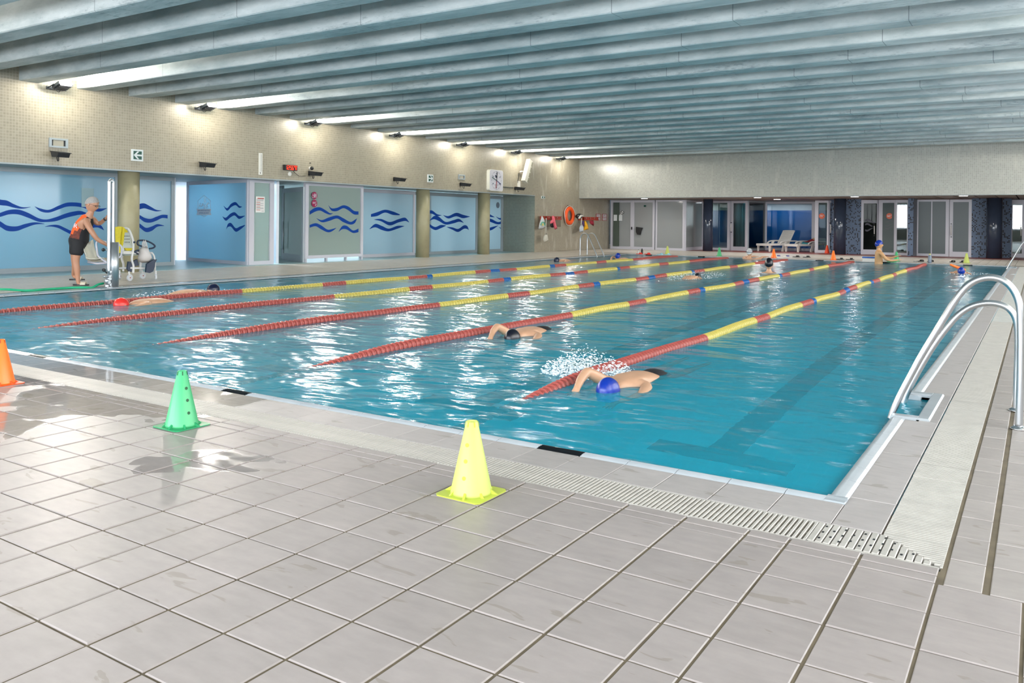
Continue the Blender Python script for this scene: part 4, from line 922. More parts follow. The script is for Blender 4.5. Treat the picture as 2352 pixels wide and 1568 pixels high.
for ch, y in (('1', 15.04), ('2', 15.115), ('5', 15.195), ('6', 15.265)): seven(b, ch, y, 2.522, .045, .098)
for z in (2.55, 2.59): b.box(WX+.071, WX+.074, 15.172, 15.18, z, z+.01)
for ch, y in (('S', 15.335), ('0', 15.37), ('N', 15.405)): seven(b, ch, y, 2.592, .022, .034, .006)
for ch, y in (('1', 15.34), ('4', 15.38)): seven(b, ch, y, 2.522, .035, .05, .008)
b.obj('digits', LED, o)
o = MB().lathe([(.06, 0), (.06, .02), (.045, .026), (0, .026)], (WX, 15.235, 2.41), 24, 'x').obj('round_speaker', WHITEP); tag(o, 'small round white speaker just under the red clock', 'speaker')
o = MB().tube([(WX+.01, 15.36, 2.50), (WX+.01, 15.40, 2.46), (WX+.012, 15.56, 2.365), (WX+.012, 15.68, 2.37), (WX+.01, 15.80, 2.385)], .006, 6).obj('clock_cable', BLACK); tag(o, 'thin dark cable running from the red clock to the next spotlight', 'cable')
o = MB().box(WX, WX+.03, 15.94, 15.98, 2.735, 2.755).obj('sensor', BLACK); tag(o, 'tiny dark sensor on the wall above the dome camera', 'sensor')
o = empty('dome_camera', (WX, 15.96, 2.56), 0, 'black dome camera on a white mount above the third spotlight', 'camera')
MB().lathe([(.045, 0), (.045, .05)], (WX, 15.95, 2.60), 16, 'x').obj('mount', WHITEP, o); MB().ball((WX+.08, 15.96, 2.60), .05).obj('dome', BLACK, o)
# pace clock
o = empty('pace_clock', (WX, 24.93, 2.69), 0, 'white square pace clock with crossed green, blue, red and black hands', 'clock')
def rrect(w, h, r, n=6):
    P = []
    for cx_, cz_, a0 in ((w-r, h-r, 0), (-w+r, h-r, PI/2), (-w+r, -h+r, PI), (w-r, -h+r, 3*PI/2)):
        for i in range(n+1): a = a0+PI/2*i/n; P.append((cx_+r*math.cos(a), cz_+r*math.sin(a)))
    return P
cyy, czz = 24.93, 2.69
MB().prism([(WX, cyy+a, czz+b_) for a, b_ in rrect(.44, .385, .09)], (1, 0, 0), .13).obj('casing', mat('clock_casing', rgb(226, 226, 216), .4), o)
fx = WX+.131
MB().prism([(fx, cyy+a, czz+b_) for a, b_ in rrect(.425, .37, .08)], (1, 0, 0), .003).obj('face', mat('clock_face', rgb(206, 204, 212), .4), o)
b = MB(); NAVY = mat('navy_print', rgb(34, 48, 84), .5)
for k in range(60):
    a = k*PI/30; r0, r1 = (.30, .335) if k % 5 == 0 else (.32, .333); w_ = .008 if k % 5 == 0 else .004
    d = Vector((0, math.sin(a), math.cos(a))); u = Vector((0, d.z, -d.y))*w_; c_ = Vector((fx+.004, cyy, czz)); q = [c_+d*r0-u, c_+d*r1-u, c_+d*r1+u, c_+d*r0+u]; b.prism(q, (1, 0, 0), .002)
b.obj('minute_marks', NAVY, o)
for k, tx in enumerate(('60', '10', '20', '30', '40', '50')):
    a = k*PI/3; lettering(tx, .085, NAVY, (fx+.005, cyy+.25*math.sin(a), czz+.25*math.cos(a)), (0, 1, 0), (0, 0, 1), o)
lettering('TURBO', .075, mat('grey_print2', rgb(140, 144, 156), .5), (fx+.005, cyy, czz-.17), (0, 1, 0), (0, 0, 1), o)
b = MB(); b.tube([(fx+.006, cyy-.09, czz+.15), (fx+.006, cyy-.06, czz+.185), (fx+.006, cyy-.02, czz+.175), (fx+.006, cyy+.0, czz+.13)], .014, 8).ball((fx+.006, cyy-.01, czz+.125), .006, .065, .028).obj('emblem', mat('emblem_navy', rgb(10, 20, 56), .5), o)
for c_, y1, z1 in (((10, 16, 20), .04, .305), ((24, 84, 70), -.285, .10), ((22, 40, 120), .27, -.115), ((150, 50, 50), -.035, -.29)):
    MB().tube([(fx+.014, cyy, czz), (fx+.014, cyy+y1, czz+z1)], .011, 6).obj('hand', mat('hand_%d' % c_[0], rgb(*c_), .4), o)
MB().lathe([(.022, 0), (.022, .02)], (fx+.004, cyy, czz), 16, 'x').obj('hub', BLACK, o)
o = MB().tube([(WX+.02, 25.38, 2.482), (WX+.02, 26.25, 2.482)], .017, 8).obj('conduit_pipe', mat('dark_pipe', rgb(70, 74, 70), .5)); tag(o, 'thin dark conduit pipe between the pace clock and the last spotlight', 'pipe')
# tilted radiant heater
o = empty('radiant_heater', (WX, 26.8, 3.1), 0, 'long tilted white radiant heater with four grilles high on the wall', 'heater')
M_ = Matrix.Translation((WX+.26, 26.83, 3.13)) @ Matrix.Rotation(-.42, 4, 'X')
b = MB(); b.M = M_; b.box(-.07, .10, -.13, .11, -.46, .46).obj('housing', mat('heater_white', rgb(212, 208, 196), .4), o)
GR = mat('grille_grey', rgb(138, 136, 118), .6)
for k in range(4):
    b = MB(); b.M = M_; z0 = -.44+k*.225; b.box(-.02, .104, .045, .115, z0, z0+.19).obj('grille', GR, o)
MB().tube([(WX+.04, 26.65, 3.10), (WX+.13, 26.75, 3.12)], .03, 8).box(WX, WX+.05, 26.55, 26.7, 2.52, 2.75).obj('bracket', WHITEP, o)
MB().tube(crom([(WX+.02, 26.62, 3.05), (WX+.04, 26.60, 2.9), (WX+.03, 26.55, 2.75), (WX+.02, 26.58, 2.6)]), .012, 6).obj('cable', BLACK, o)
# racks, bags, life ring
RW = mat('rust_red_rack', rgb(150, 44, 24), .45); BRN = mat('brown_backboard', rgb(110, 100, 86), .6)
def rack(y0, y1, label, back=None):
    o = empty('hook_rack', (WX, (y0+y1)/2, 1.37), 0, label, 'rack')
    MB().box(WX+.28, WX+.31, y0, y1, 1.29, 1.43).box(WX+.02, WX+.31, y1-.02, y1, 1.29, 1.43).box(WX+.02, WX+.31, y0, y0+.02, 1.29, 1.43).obj('rail', RW, o)
    if back: MB().box(WX, WX+.02, back[0], back[1], 1.0, 1.43).obj('backboard', BRN, o)
    for k in range(4): yy = y0+.12+(y1-y0-.24)*k/3; MB().tube([(WX+.31, yy, 1.36), (WX+.36, yy, 1.35), (WX+.37, yy, 1.40)], .01, 6).obj('hook', STEEL, o)
rack(28.25, 29.5, 'rust-red hook rack left of the life ring, two bags and a pink towel on it', (28.1, 29.95))
rack(31.45, 32.85, 'rust-red hook rack right of the life ring with coloured bags')
def hang(name, pts, m, label, cat, X=WX+.36, t=.05, extra=None):
    """soft thing hanging: outline in full-frame pixels carried to a plane parallel to the wall, then given volume"""
    P = [atpl(x, y, (X, 0, 0), (1, 0, 0)) for x, y in pts]; cen = sum(P, Vector())/len(P); n = len(P)
    b = MB(); rim = P; vs = list(rim)+[cen+(p-cen)*.62+Vector((t, 0, 0)) for p in rim]+[cen+(p-cen)*.62-Vector((t*.7, 0, 0)) for p in rim]+[cen+Vector((t*1.25, 0, 0)), cen-Vector((t*.9, 0, 0))]
    fs = []
    for i in range(n):
        j = (i+1) % n; fs += [(i, j, n+j, n+i), (n+i, n+j, 3*n), (j, i, 2*n+i, 2*n+j), (2*n+j, 2*n+i, 3*n+1)]
    b.add(vs, fs, True); o = b.obj(name, m); tag(o, label, cat); return o, P
z9 = lambda L: [(1225+x/12.714, 470+y/12.714) for x, y in L]
o, P = hang('plastic_bag', z9([(235, 340), (265, 330), (290, 370), (330, 450), (322, 520), (355, 620), (330, 670), (255, 720), (200, 715), (150, 705), (165, 600), (205, 470), (225, 400)]), mat('white_bag', rgb(196, 200, 204), .5), 'white plastic carrier bag with a green and yellow print on the left rack', 'bag')
b = MB(); c_ = atpl(1225+280/12.714, 470+560/12.714, (WX+.43, 0, 0), (1, 0, 0)); b.tube([c_+Vector((0, .16*math.cos(a), .13*math.sin(a)-.06)) for a in [PI*i/8 for i in range(9)]], .018, 6).obj('green_print', mat('green_print', rgb(70, 170, 130), .5), o); MB().ball(c_+Vector((.0, 0, -.03)), .012, .06, .05).obj('yellow_print', mat('yellow_print', rgb(220, 214, 110), .5), o)
CAN = mat('canvas_cream', rgb(204, 200, 188), .7)
o, P = hang('tote_bag', z9([(345, 850), (375, 870), (390, 830), (410, 900), (435, 1045), (370, 1085), (315, 1108), (280, 1020), (300, 930)]), CAN, 'cream cloth tote hanging low on long straps from the left rack', 'bag')
MB().tube([atpl(1225+x/12.714, 470+y/12.714, (WX+.36, 0, 0), (1, 0, 0)) for x, y in ((372, 390), (370, 470), (350, 700), (345, 860))], .014, 6).tube([atpl(1225+x/12.714, 470+y/12.714, (WX+.36, 0, 0), (1, 0, 0)) for x, y in ((378, 390), (376, 470), (376, 700), (395, 860))], .014, 6).obj('strap', CAN, o)
o, P = hang('black_pouch', z9([(550, 450), (580, 440), (610, 520), (615, 650), (560, 672), (510, 655), (485, 590), (520, 540)]), mat('black_cloth', rgb(26, 26, 32), .8), 'black pouch hanging behind the pink towel', 'bag', WX+.34, .02)
o, P = hang('towel', z9([(548, 325), (600, 325), (630, 400), (650, 520), (700, 690), (625, 728), (608, 600), (575, 480), (550, 440), (525, 555), (482, 540), (500, 470), (555, 430)]), mat('pink_cloth', rgb(230, 104, 120), .8), 'pink towel draped over the right end of the left rack', 'towel', WX+.42, .03)
o, P = hang('black_helmet', z9([(1290, 265), (1345, 250), (1390, 285), (1390, 350), (1360, 400), (1310, 430), (1255, 380), (1258, 310)]), mat('black_gloss_shell', rgb(20, 22, 28), .3), 'round black bag with a white strap on top of the right rack', 'bag', WX+.30, .14)
hang('white_cloth', z9([(1385, 290), (1460, 310), (1475, 328), (1395, 335), (1340, 422), (1305, 395), (1345, 330)]), WHITEP, 'white cloth folded across the black bag on the right rack', 'cloth', WX+.46, .03)
o, P = hang('drawstring_bag', z9([(1400, 570), (1450, 620), (1465, 700), (1450, 790), (1350, 800), (1340, 690), (1365, 620)]), mat('pale_blue_cloth', rgb(190, 200, 212), .7), 'pale blue drawstring bag on the right rack', 'bag')
MB().tube([atpl(1225+x/12.714, 470+y/12.714, (WX+.36, 0, 0), (1, 0, 0)) for x, y in ((1405, 385), (1405, 455), (1400, 575))], .02, 6).obj('strap', WHITEP, o)
hang('purple_bag', z9([(1430, 470), (1490, 475), (1510, 570), (1520, 650), (1460, 640), (1420, 540)]), mat('purple_cloth', rgb(70, 50, 104), .7), 'purple bag between the pale blue and the yellow bag', 'bag', WX+.30, .03)
hang('yellow_bag', z9([(1500, 465), (1530, 470), (1580, 570), (1612, 715), (1540, 735), (1462, 745), (1465, 680), (1520, 640), (1500, 560)]), mat('yellow_bag_cloth', rgb(222, 162, 10), .6), 'yellow bag with a dark print hanging under the right rack', 'bag')
hang('red_bag', z9([(1640, 465), (1750, 460), (1760, 560), (1755, 628), (1735, 560), (1690, 585), (1650, 540)]), mat('dark_red_cloth', rgb(140, 20, 44), .7), 'dark red bag at the right end of the right rack', 'bag', WX+.30)
# life ring
o = empty('life_ring', (WX, 30.55, 1.47), 0, 'orange life ring with a white rope on the wall between the racks', 'life ring')
b = MB(); R1, r1 = .315, .085; n1, n2 = 36, 12; vs = []
for i in range(n1):
    a = 2*PI*i/n1
    for k in range(n2): t = 2*PI*k/n2; rr = R1+r1*math.cos(t); vs.append((WX+.1+r1*.8*math.sin(t), 30.55+rr*math.cos(a), 1.47+rr*math.sin(a)*.96))
b.add(vs, [(i*n2+k, i*n2+(k+1) % n2, ((i+1) % n1)*n2+(k+1) % n2, ((i+1) % n1)*n2+k) for i in range(n1) for k in range(n2)], True).obj('ring', mat('life_ring_orange', rgb(236, 84, 20), .4), o)
MB().tube([(WX+.1+.015*math.sin(4*a), 30.55+(.425+.02*abs(math.sin(2*a)))*math.cos(a), 1.47+(.41+.02*abs(math.sin(2*a)))*math.sin(a)) for a in [2*PI*i/40 for i in range(41)]], .012, 6).obj('rope', WHITEP, o)
MB().tube([(WX+.012, 30.55, 1.885), (WX+.1, 30.55, 1.87)], .02, 8).obj('hook', DARKM, o)
for y0, y1, lb in ((33.18, 33.66, 'left red-bordered safety notice beside the double glass door'), (33.8, 34.28, 'right red-bordered safety notice beside the double glass door')):
    o = plate(y0, y1, 1.28, 1.59, .01, mat('red_frame', rgb(150, 60, 60), .5), 'safety_notice', lb, 'sign'); b = MB()
    for zz in (1.30, 1.445): b.box(WX+.0105, WX+.013, y0+.05, y1-.05, zz, zz+.125)
    b.obj('white_field', mat('notice_pale', rgb(196, 186, 190), .5), o); b = MB()
    for k in range(14): yy = y0+.08+random.random()*(y1-y0-.18); zz = random.choice((1.31, 1.455))+random.random()*.08; b.box(WX+.0135, WX+.015, yy, yy+.03, zz, zz+.02)
    b.obj('symbols', mat('notice_dark', rgb(110, 96, 104), .5), o)
# papers and bits on the double glass door
for x0, y0_, x1, y1_, m in ((1425, 484, 1432.5, 492.5, PAPER), (1410, 493, 1417.5, 507, SIGNW), (1422, 493, 1429.5, 507, SIGNW), (1479, 471, 1484, 475, GRN)):
    a = atpl(x0, y0_, (0, 34.30, 0), (0, 1, 0)); c_ = atpl(x1, y1_, (0, 34.30, 0), (0, 1, 0)); MB().box(a.x, c_.x, 34.28, 34.29, c_.z, a.z).obj('notice', m, F1['root'])
a = atpl(1428.8, 488, (0, 34.27, 0), (0, 1, 0)); MB().tube([a+Vector((.08*math.cos(t), 0, .08*math.sin(t))) for t in [2*PI*i/16 for i in range(17)]], .01, 5).tube([a+Vector((-.055, 0, .055)), a+Vector((.055, 0, -.055))], .012, 5).obj('prohibition_symbol', BLACK, F1['root'])
o, P = None, None
b = MB(); vs = [aty(x, y, 34.318) for x, y in ((1463, 521), (1477, 523), (1474, 530), (1472, 539), (1466, 538.5), (1463, 533))]; b.prism(vs, (0, -1, 0), .12); o = b.obj('black_box', BLACK); tag(o, 'black holder hanging on the right leaf of the double glass door', 'holder')
# ---- people
def skin_mesh(name, V, Ed, R_, mats, sub=2, root=0):
    me = bpy.data.meshes.new(name); me.from_pydata([tuple(v) for v in V], Ed, []); o = bpy.data.objects.new(name, me); C.objects.link(o)
    o.modifiers.new('s', 'SKIN'); me.skin_vertices
    for i, r in enumerate(R_):
        sv = me.skin_vertices[0].data[i]; sv.radius = r if isinstance(r, tuple) else (r, r); sv.use_root = (i == root)
    o.modifiers['s'].use_smooth_shade = True
    m = o.modifiers.new('u', 'SUBSURF'); m.levels = sub; m.render_levels = sub
    dg = bpy.context.evaluated_depsgraph_get(); m2 = bpy.data.meshes.new_from_object(o.evaluated_get(dg))
    bpy.data.objects.remove(o); m2.name = name; m2.materials.clear()
    for m in mats: m2.materials.append(m)
    for p in m2.polygons: p.use_smooth = True
    return m2
class Sk:
    def __init__(s): s.V = []; s.E = []; s.R = []
    def v(s, p, r, fr=None):
        s.V.append(Vector(p)); s.R.append(r)
        if fr is not None: s.E.append((fr, len(s.V)-1))
        return len(s.V)-1
    def chain(s, fr, pts):
        for p, r in pts: fr = s.v(p, r, fr)
        return fr
    def hand(s, wr, d, up, k=1.0, curl=.3, thumb=1):
        """palm, four fingers and a thumb growing from wrist vertex wr toward d; up = back of the hand"""
        d = Vector(d).normalized(); up = Vector(up); up = (up-d*up.dot(d)).normalized(); sd = d.cross(up)*thumb; w_ = s.V[wr]
        pal = s.v(w_+d*.045*k, (.030*k, .016*k), wr); pm = s.v(w_+d*.085*k, (.032*k, .014*k), pal)
        for i, L_ in enumerate((.068, .076, .072, .056)):
            a = sd*(.027-.018*i)*k; b0 = s.v(w_+d*.092*k+a, .0095*k, pm)
            b1 = s.v(w_+d*(.092+L_*.5)*k+a*1.1-up*L_*curl*.35*k, .0088*k, b0); s.v(w_+d*(.092+L_*(1-.35*curl))*k+a*1.1-up*L_*curl*k, .0075*k, b1)
        t0 = s.v(w_+d*.035*k+sd*.030*k, .012*k, pal); s.v(w_+d*.072*k+sd*.052*k-up*.012*k, .0095*k, s.v(w_+d*.055*k+sd*.045*k, .0105*k, t0))
SKIN = mat('tanned_skin', rgb(192, 140, 112), .45, nz=.15, nscale=9); SKIN2 = mat('fair_skin', rgb(206, 160, 128), .45, nz=.15, nscale=9)
def head(c, fwd, up, r=.1, skin=SKIN, hair=None, cap=None, parent=None, beard=None, name='cap'):
    """head with eye sockets, nose, mouth, ears; hair or swim cap as a child"""
    f = Vector(fwd).normalized(); u = Vector(up); u = (u-f*u.dot(f)).normalized(); s_ = u.cross(f); c = Vector(c)
    Mh = Matrix(((s_.x, f.x, u.x, c.x), (s_.y, f.y, u.y, c.y), (s_.z, f.z, u.z, c.z), (0, 0, 0, 1)))
    b = MB(); n, m = 28, 20; vs = []
    def surf(th, ph, k=1.0):
        x = r*.76*math.cos(ph)*math.cos(th); y = r*.98*math.cos(ph)*math.sin(th); z = r*1.16*math.sin(ph)
        if z < 0: x *= 1-.30*(-z/r)**1.3; y = y*(1-.16*(-z/r)) + .012*(-z/r)
        if y > 0:
            fx = math.exp(-(x/(.17*r))**2); y += r*.24*fx*math.exp(-((z+.12*r)/(.20*r))**2)*(1 if z < .1*r else .35)
            for e in (-1, 1): y -= r*.13*math.exp(-((x-e*.30*r)/(.17*r))**2-((z-.10*r)/(.13*r))**2)
            y += r*.07*math.exp(-(x/(.3*r))**2-((z+.48*r)/(.10*r))**2); y += r*.10*math.exp(-(x/(.3*r))**2-((z+.92*r)/(.2*r))**2)
        return (x*k, y*k, z*k)
    for i in range(m+1):
        ph = -PI/2+PI*i/m
        for k in range(n): vs.append(surf(2*PI*k/n, ph))
    b.M = Mh; b.add(vs, [(i*n+k, i*n+(k+1) % n, (i+1)*n+(k+1) % n, (i+1)*n+k) for i in range(m) for k in range(n)], True)
    for e in (-1, 1): b.ball((e*r*.78, -r*.02, -r*.02), r*.07, r*.14, r*.24, 10, 6)
    o = b.obj('head', skin, parent)
    b = MB(); b.M = Mh
    for e in (-1, 1): b.ball((e*.29*r, .80*r, .10*r), .10*r, .07*r, .075*r, 10, 6)
    b.obj('eyes', mat('eye_dark', rgb(40, 34, 32), .3), o)
    b = MB(); b.M = Mh; b.ball((0, .90*r, -.48*r), .18*r, .05*r, .035*r, 10, 6); b.obj('mouth', mat('lip', rgb(166, 108, 94), .5), o)
    mm = hair or cap
    if mm:
        vs = []; m1 = 12; k_ = 1.07 if cap else 1.09
        for i in range(m1+1):
            for k in range(n):
                th = 2*PI*k/n; ff = math.sin(th); lo = (.42 if ff > 0 else -.1)*abs(ff)+(.12 if cap else .05)*(1-abs(ff)); 
                if cap: lo = -.10+.44*ff
                else: lo = .12+.48*ff if ff > 0 else .12-.5*(-ff)
                ph = lo+(PI/2-lo)*i/m1; vs.append(surf(th, ph, k_))
        b = MB(); b.M = Mh; b.add(vs, [(i*n+k, i*n+(k+1) % n, (i+1)*n+(k+1) % n, (i+1)*n+k) for i in range(m1) for k in range(n)], True)
        b.obj(name, mm, o)
    if beard:
        b = MB(); b.M = Mh; b.ball((0, .42*r, -.62*r), .56*r, .52*r, .42*r, 14, 8); b.obj('beard', beard, o)
    return o, Mh
# lifeguard bending over the pool lift
BF = Vector((.80, .60, 0)); BN = Vector((.60, -.80, 0))   # facing, and the side turned to the camera
B0 = Vector((-14.32, 8.2, 0))
def G(px_, py_, off=0.0): return atpl(px_, py_, B0+BN*off, BN)
LG = empty('person', B0, 0, 'grey-haired man in orange and black sleeveless shirt and black shorts bending over the pool lift', 'person')
s = Sk(); pel = s.v(G(180, 556, .05), (.145, .12))
b1 = s.v(G(182, 541, .05), (.135, .125), pel); b2 = s.v(G(186, 526, .05), (.13, .125), b1); b3 = s.v(G(193, 511, .05), (.125, .14), b2); b4 = s.v(G(201, 501, .05), (.075, .09), b3)
nk = s.v(G(208, 490, .05), .055, b4); s.v(G(211, 481, .05), .05, nk)
sh = s.v(G(197, 507, .19), .062, b3); el = s.chain(sh, [(G(207, 526, .24), .052), (G(218, 543, .24), .045), (G(224, 550, .22), .040), (G(236, 557, .18), .034)])
wr = s.v(G(243, 561, .14), .026, el); s.hand(wr, G(256, 570, .08)-G(243, 561, .14), (0, 0, 1), 1.0, .5, -1)
sh2 = s.v(G(214, 502, -.13), .06, b3); el2 = s.chain(sh2, [(G(222, 513, -.17), .05), (G(229, 513.5, -.18), .042), (G(235, 509, -.16), .035), (G(240, 504, -.13), .031)])
wr2 = s.v(G(244.5, 501, -.10), .025, el2); s.hand(wr2, G(249, 492, -.05)-G(244, 501, -.10), BF*-1, 1.0, .7, 1)
hp_ = s.v(G(180, 564, .14), .095, pel); kn = s.chain(hp_, [(G(176, 580, .15), .085), (G(174, 597, .15), .062), (G(175, 606, .15), .058), (G(177, 618, .15), .057), (G(178, 634, .14), .043), (G(179.5, 645, .14), .037)])
s.chain(kn, [(G(180, 651, .14), .036), (G(187, 653.5, .14), .034), (G(194, 655, .14), .026)])
h2 = s.v(G(175, 564, -.10), .095, pel); k2 = s.chain(h2, [(G(172, 580, -.14), .085), (G(171, 597, -.20), .060), (G(172, 608, -.25), .056), (G(171, 619, -.33), .046), (G(168, 629, -.42), .036)])
s.chain(k2, [(G(170, 635, -.44), .034), (G(179, 638, -.44), .032), (G(185, 639, -.44), .025)])
me = skin_mesh('body', s.V, s.E, s.R, [SKIN]); inst_b = bpy.data.objects.new('body', me); C.objects.link(inst_b); adopt(inst_b, LG)
# shirt: orange, black front and side panel
SHO = mat('orange_sports_cloth', rgb(242, 98, 34), .7); SHB = mat('black_sports_cloth', rgb(24, 24, 28), .75); SHM = mat('orange_black_print', rgb(120, 52, 36), .7, nz=.95, nscale=26)
s = Sk(); p0_ = s.v(G(181, 564, .05), (.19, .18)); q1 = s.v(G(183, 543, .05), (.178, .165), p0_); q2 = s.v(G(186, 526, .05), (.152, .148), q1); q3 = s.v(G(193, 511, .05), (.148, .158), q2); q4 = s.v(G(200, 502, .05), (.11, .12), q3)
s.v(G(205, 494.5, .05), (.066, .07), q4); s.v(G(197, 504, .15), .09, q3); s.v(G(212, 500.5, -.09), .085, q3)
me = skin_mesh('shirt', s.V, s.E, s.R, [SHO, SHB, SHM]); o = bpy.data.objects.new('shirt', me); C.objects.link(o); adopt(o, LG)
for p in me.polygons:
    c_ = p.center; u = (c_-G(186, 526, .05)); fr = u.dot(BF)-.30*(c_.z-1.02); z_ = c_.z
    p.material_index = 1 if fr > .08 else (2 if z_ < .97+.9*fr and z_ < 1.0 else 0)
o['label'] = 'orange sleeveless shirt with black front panel'
s = Sk(); p0_ = s.v(G(180.5, 557, .05), (.178, .165)); s.v(G(183, 536, .05), (.165, .15), s.v(G(182, 545, .05), (.170, .155), p0_))
for dy, ks in ((.14, ((180, 564), (177, 578), (176, 588))), (-.11, ((175, 564), (174, 578), (173, 587)))):
    a_ = s.v(G(*ks[0], dy), .125, p0_); a_ = s.v(G(*ks[1], dy), .115, a_); s.v(G(*ks[2], dy), .108, a_)
me = skin_mesh('shorts', s.V, s.E, s.R, [SHB]); o = bpy.data.objects.new('shorts', me); C.objects.link(o); adopt(o, LG)
hd_, Mh = head(G(211, 470, .05), BF*.9+Vector((0, 0, -.36))+BN*.15, (.30, .2, 1), .118, SKIN, hair=mat('short_grey_hair', rgb(168, 164, 162), .8, nz=.4, nscale=60), parent=LG, name='hair')
b = MB(); b.M = Mh
for e in (-1, 1): b.tube([(e*.035+.026*math.cos(t), .118, .014+.018*math.sin(t)) for t in [2*PI*i/12 for i in range(13)]], .003, 5); b.tube([(e*.062, .112, .016), (e*.092, .02, .016)], .003, 5)
b.tube([(-.01, .12, .018), (.01, .12, .018)], .003, 5); b.obj('glasses', BLACK, hd_)
p = G(241, 503.5, -.13); q_ = G(243.5, 502, -.11); MB().tube([p, q_], .033, 12).obj('wristwatch', BLACK, LG)
lettering('R', .11, WFILM, G(183, 519, .05)+BN*.165, BF, (.25, .1, 1), o and LG, name='shirt_letter')
def slide(c, d, label, m=WHITEP, sole=BLACK, L_=.28, par=None, z=0, name='sandal', cat='sandal', grp=None):
    c = Vector((c[0], c[1], z)); d = Vector((d[0], d[1], 0)).normalized(); rz = math.atan2(d.y, d.x); h = L_/2; w_ = .05
    o = empty(name, c, 0, label, cat, grp)
    Mx = Matrix.Translation(c) @ Matrix.Rotation(rz, 4, 'Z'); b = MB(); b.M = Mx
    out = [(h*math.cos(t), w_*(1.0 if math.cos(t) > 0 else .82)*math.sin(t)*(1-.12*math.cos(t*2)), .003) for t in [2*PI*i/16 for i in range(16)]]
    b.prism(out, (0, 0, 1), .024); b.obj('sole', sole, o)
    b = MB(); b.M = Mx; n = 8
    vs = [(xx, .052*math.cos(t), .02+.05*math.sin(t)) for xx in (.0, .09) for t in [PI*i/n for i in range(n+1)]]+[(xx, .046*math.cos(t), .02+.044*math.sin(t)) for xx in (.0, .09) for t in [PI*i/n for i in range(n+1)]]
    k = n+1; b.add(vs, [(i, i+1, k+i+1, k+i) for i in range(n)]+[(2*k+i, 3*k+i, 3*k+i+1, 2*k+i+1) for i in range(n)]+[(i, 2*k+i, 2*k+i+1, i+1) for i in range(n)]+[(k+i, k+i+1, 3*k+i+1, 3*k+i) for i in range(n)], True).obj('strap', m, o)
    return o
f1 = G(186, 654, .14); f2 = G(177, 637.5, -.44)
CRM = mat('cream_sandal_strap', rgb(222, 212, 190), .6)
slide(f1, BF, 'cream slide sandal on the front foot of the man at the lift', CRM); slide((f2.x, f2.y), BF, 'cream slide sandal on the rear foot of the man at the lift', CRM, z=max(0, f2.z-.05))
# ---- pool lift
def L0(px_, py_, X=-13.42): return atpl(px_, py_, (X, 0, 0), (1, 0, 0))
pb = L0(262, 660); PLX = empty('pool_lift', (pb.x, pb.y, 0), 0, 'stainless steel water-powered pool lift with a white bucket seat at the pool edge', 'pool lift')
MB().tube([(pb.x, pb.y, .0), (pb.x, pb.y, .78)], .075, 24).lathe([(.14, 0), (.14, .015)], (pb.x, pb.y, 0), 24).obj('cylinder', LSTEEL, PLX)
ta = L0(250, 560); tb = L0(259.5, 560)
z_t = L0(254, 414).z
def V3(px_, z): q = L0(px_, 540); return (q.x, q.y, z)
MB().tube(crom([V3(250, .25), V3(250, .9), V3(250, z_t-.10), V3(251.3, z_t-.03), V3(254.5, z_t), V3(257.7, z_t-.03), V3(259, z_t-.10), V3(259.3, .9), V3(259.8, .77)], 8), .030, 14).obj('column_loop', LSTEEL, PLX)
MB().tube([V3(262, .78), V3(261, z_t-.16)], .014, 10).obj('rear_tube', LSTEEL, PLX)
MB().tube([V3(249.6, .02), V3(250.2, .66)], .016, 8).tube([V3(253, .1), V3(252.5, .6)], .02, 8).tube([V3(248, .20), V3(262, .20)], .022, 8).tube([V3(243, .65), V3(262, .65)], .012, 6).obj('linkage', LSTEEL, PLX)
b = MB()
for px_, z in ((246, .12), (246.5, .03), (249, .10), (255, .05), (255, .2), (251.5, .16), (254, .27)): b.lathe([(.03, -.035), (.038, -.02), (.038, .02), (.03, .035)], V3(px_, z), 10, 'x' if int(px_) % 2 else 'z')
b.tube([V3(238, .20), V3(250, .20)], .018, 8).box(pb.x-.05, pb.x+.05, V3(245, 0)[1]-.02, V3(256, 0)[1]+.02, 0, .02).obj('valve_block', LSTEEL, PLX)
for px_, z in ((237.5, .655), (239, .31)): MB().tube([V3(px_, z), V3(px_+7, z-.01 if z > .5 else z-.06)], .008, 6).ball(V3(px_, z), .030).obj('knob', BLACK, PLX)
SEATP = mat('white_seat_plastic', rgb(214, 212, 198), .35)
# seat shell: back, curve and pan swept sideways
zz = lambda L, off: [G(130+x/5.6, 400+y/5.6, off) for x, y in L]
prof = [(338, 885), (352, 950), (368, 1020), (392, 1075), (425, 1110), (480, 1125), (560, 1125), (650, 1110)]
b = MB(); n = 9; rows = []
for j in range(n):
    u = j/(n-1)*2-1; off = -.08+u*.22; lift = abs(u)**2.5*.06
    row = zz(prof, 0)
    rows.append([p_+BN*(off)+BF*(-.0)+Vector((0, 0, lift))+BF*(lift*.8 if i < 4 else 0) for i, p_ in enumerate(row)])
m_ = len(prof); vs = [v for r_ in rows for v in r_]; th = BF*.012+Vector((0, 0, .012)); vs += [v-th for v in vs]; K = n*m_
fs = [(j*m_+i, j*m_+i+1, (j+1)*m_+i+1, (j+1)*m_+i) for j in range(n-1) for i in range(m_-1)]; fs += [tuple(K+k for k in f[::-1]) for f in fs]
for j in (0, n-1): fs += [(j*m_+i, K+j*m_+i, K+j*m_+i+1, j*m_+i+1) for i in range(m_-1)]
for i in (0, m_-1): fs += [(j*m_+i, (j+1)*m_+i, K+(j+1)*m_+i, K+j*m_+i) for j in range(n-1)]
b.add(vs, fs, True).obj('seat', SEATP, PLX)
MB().tube(crom(zz([(645, 870), (560, 862), (525, 865), (512, 900), (520, 980), (535, 1045), (580, 1090), (650, 1140)], .12), 6), .017, 8).obj('armrest', ALU, PLX)
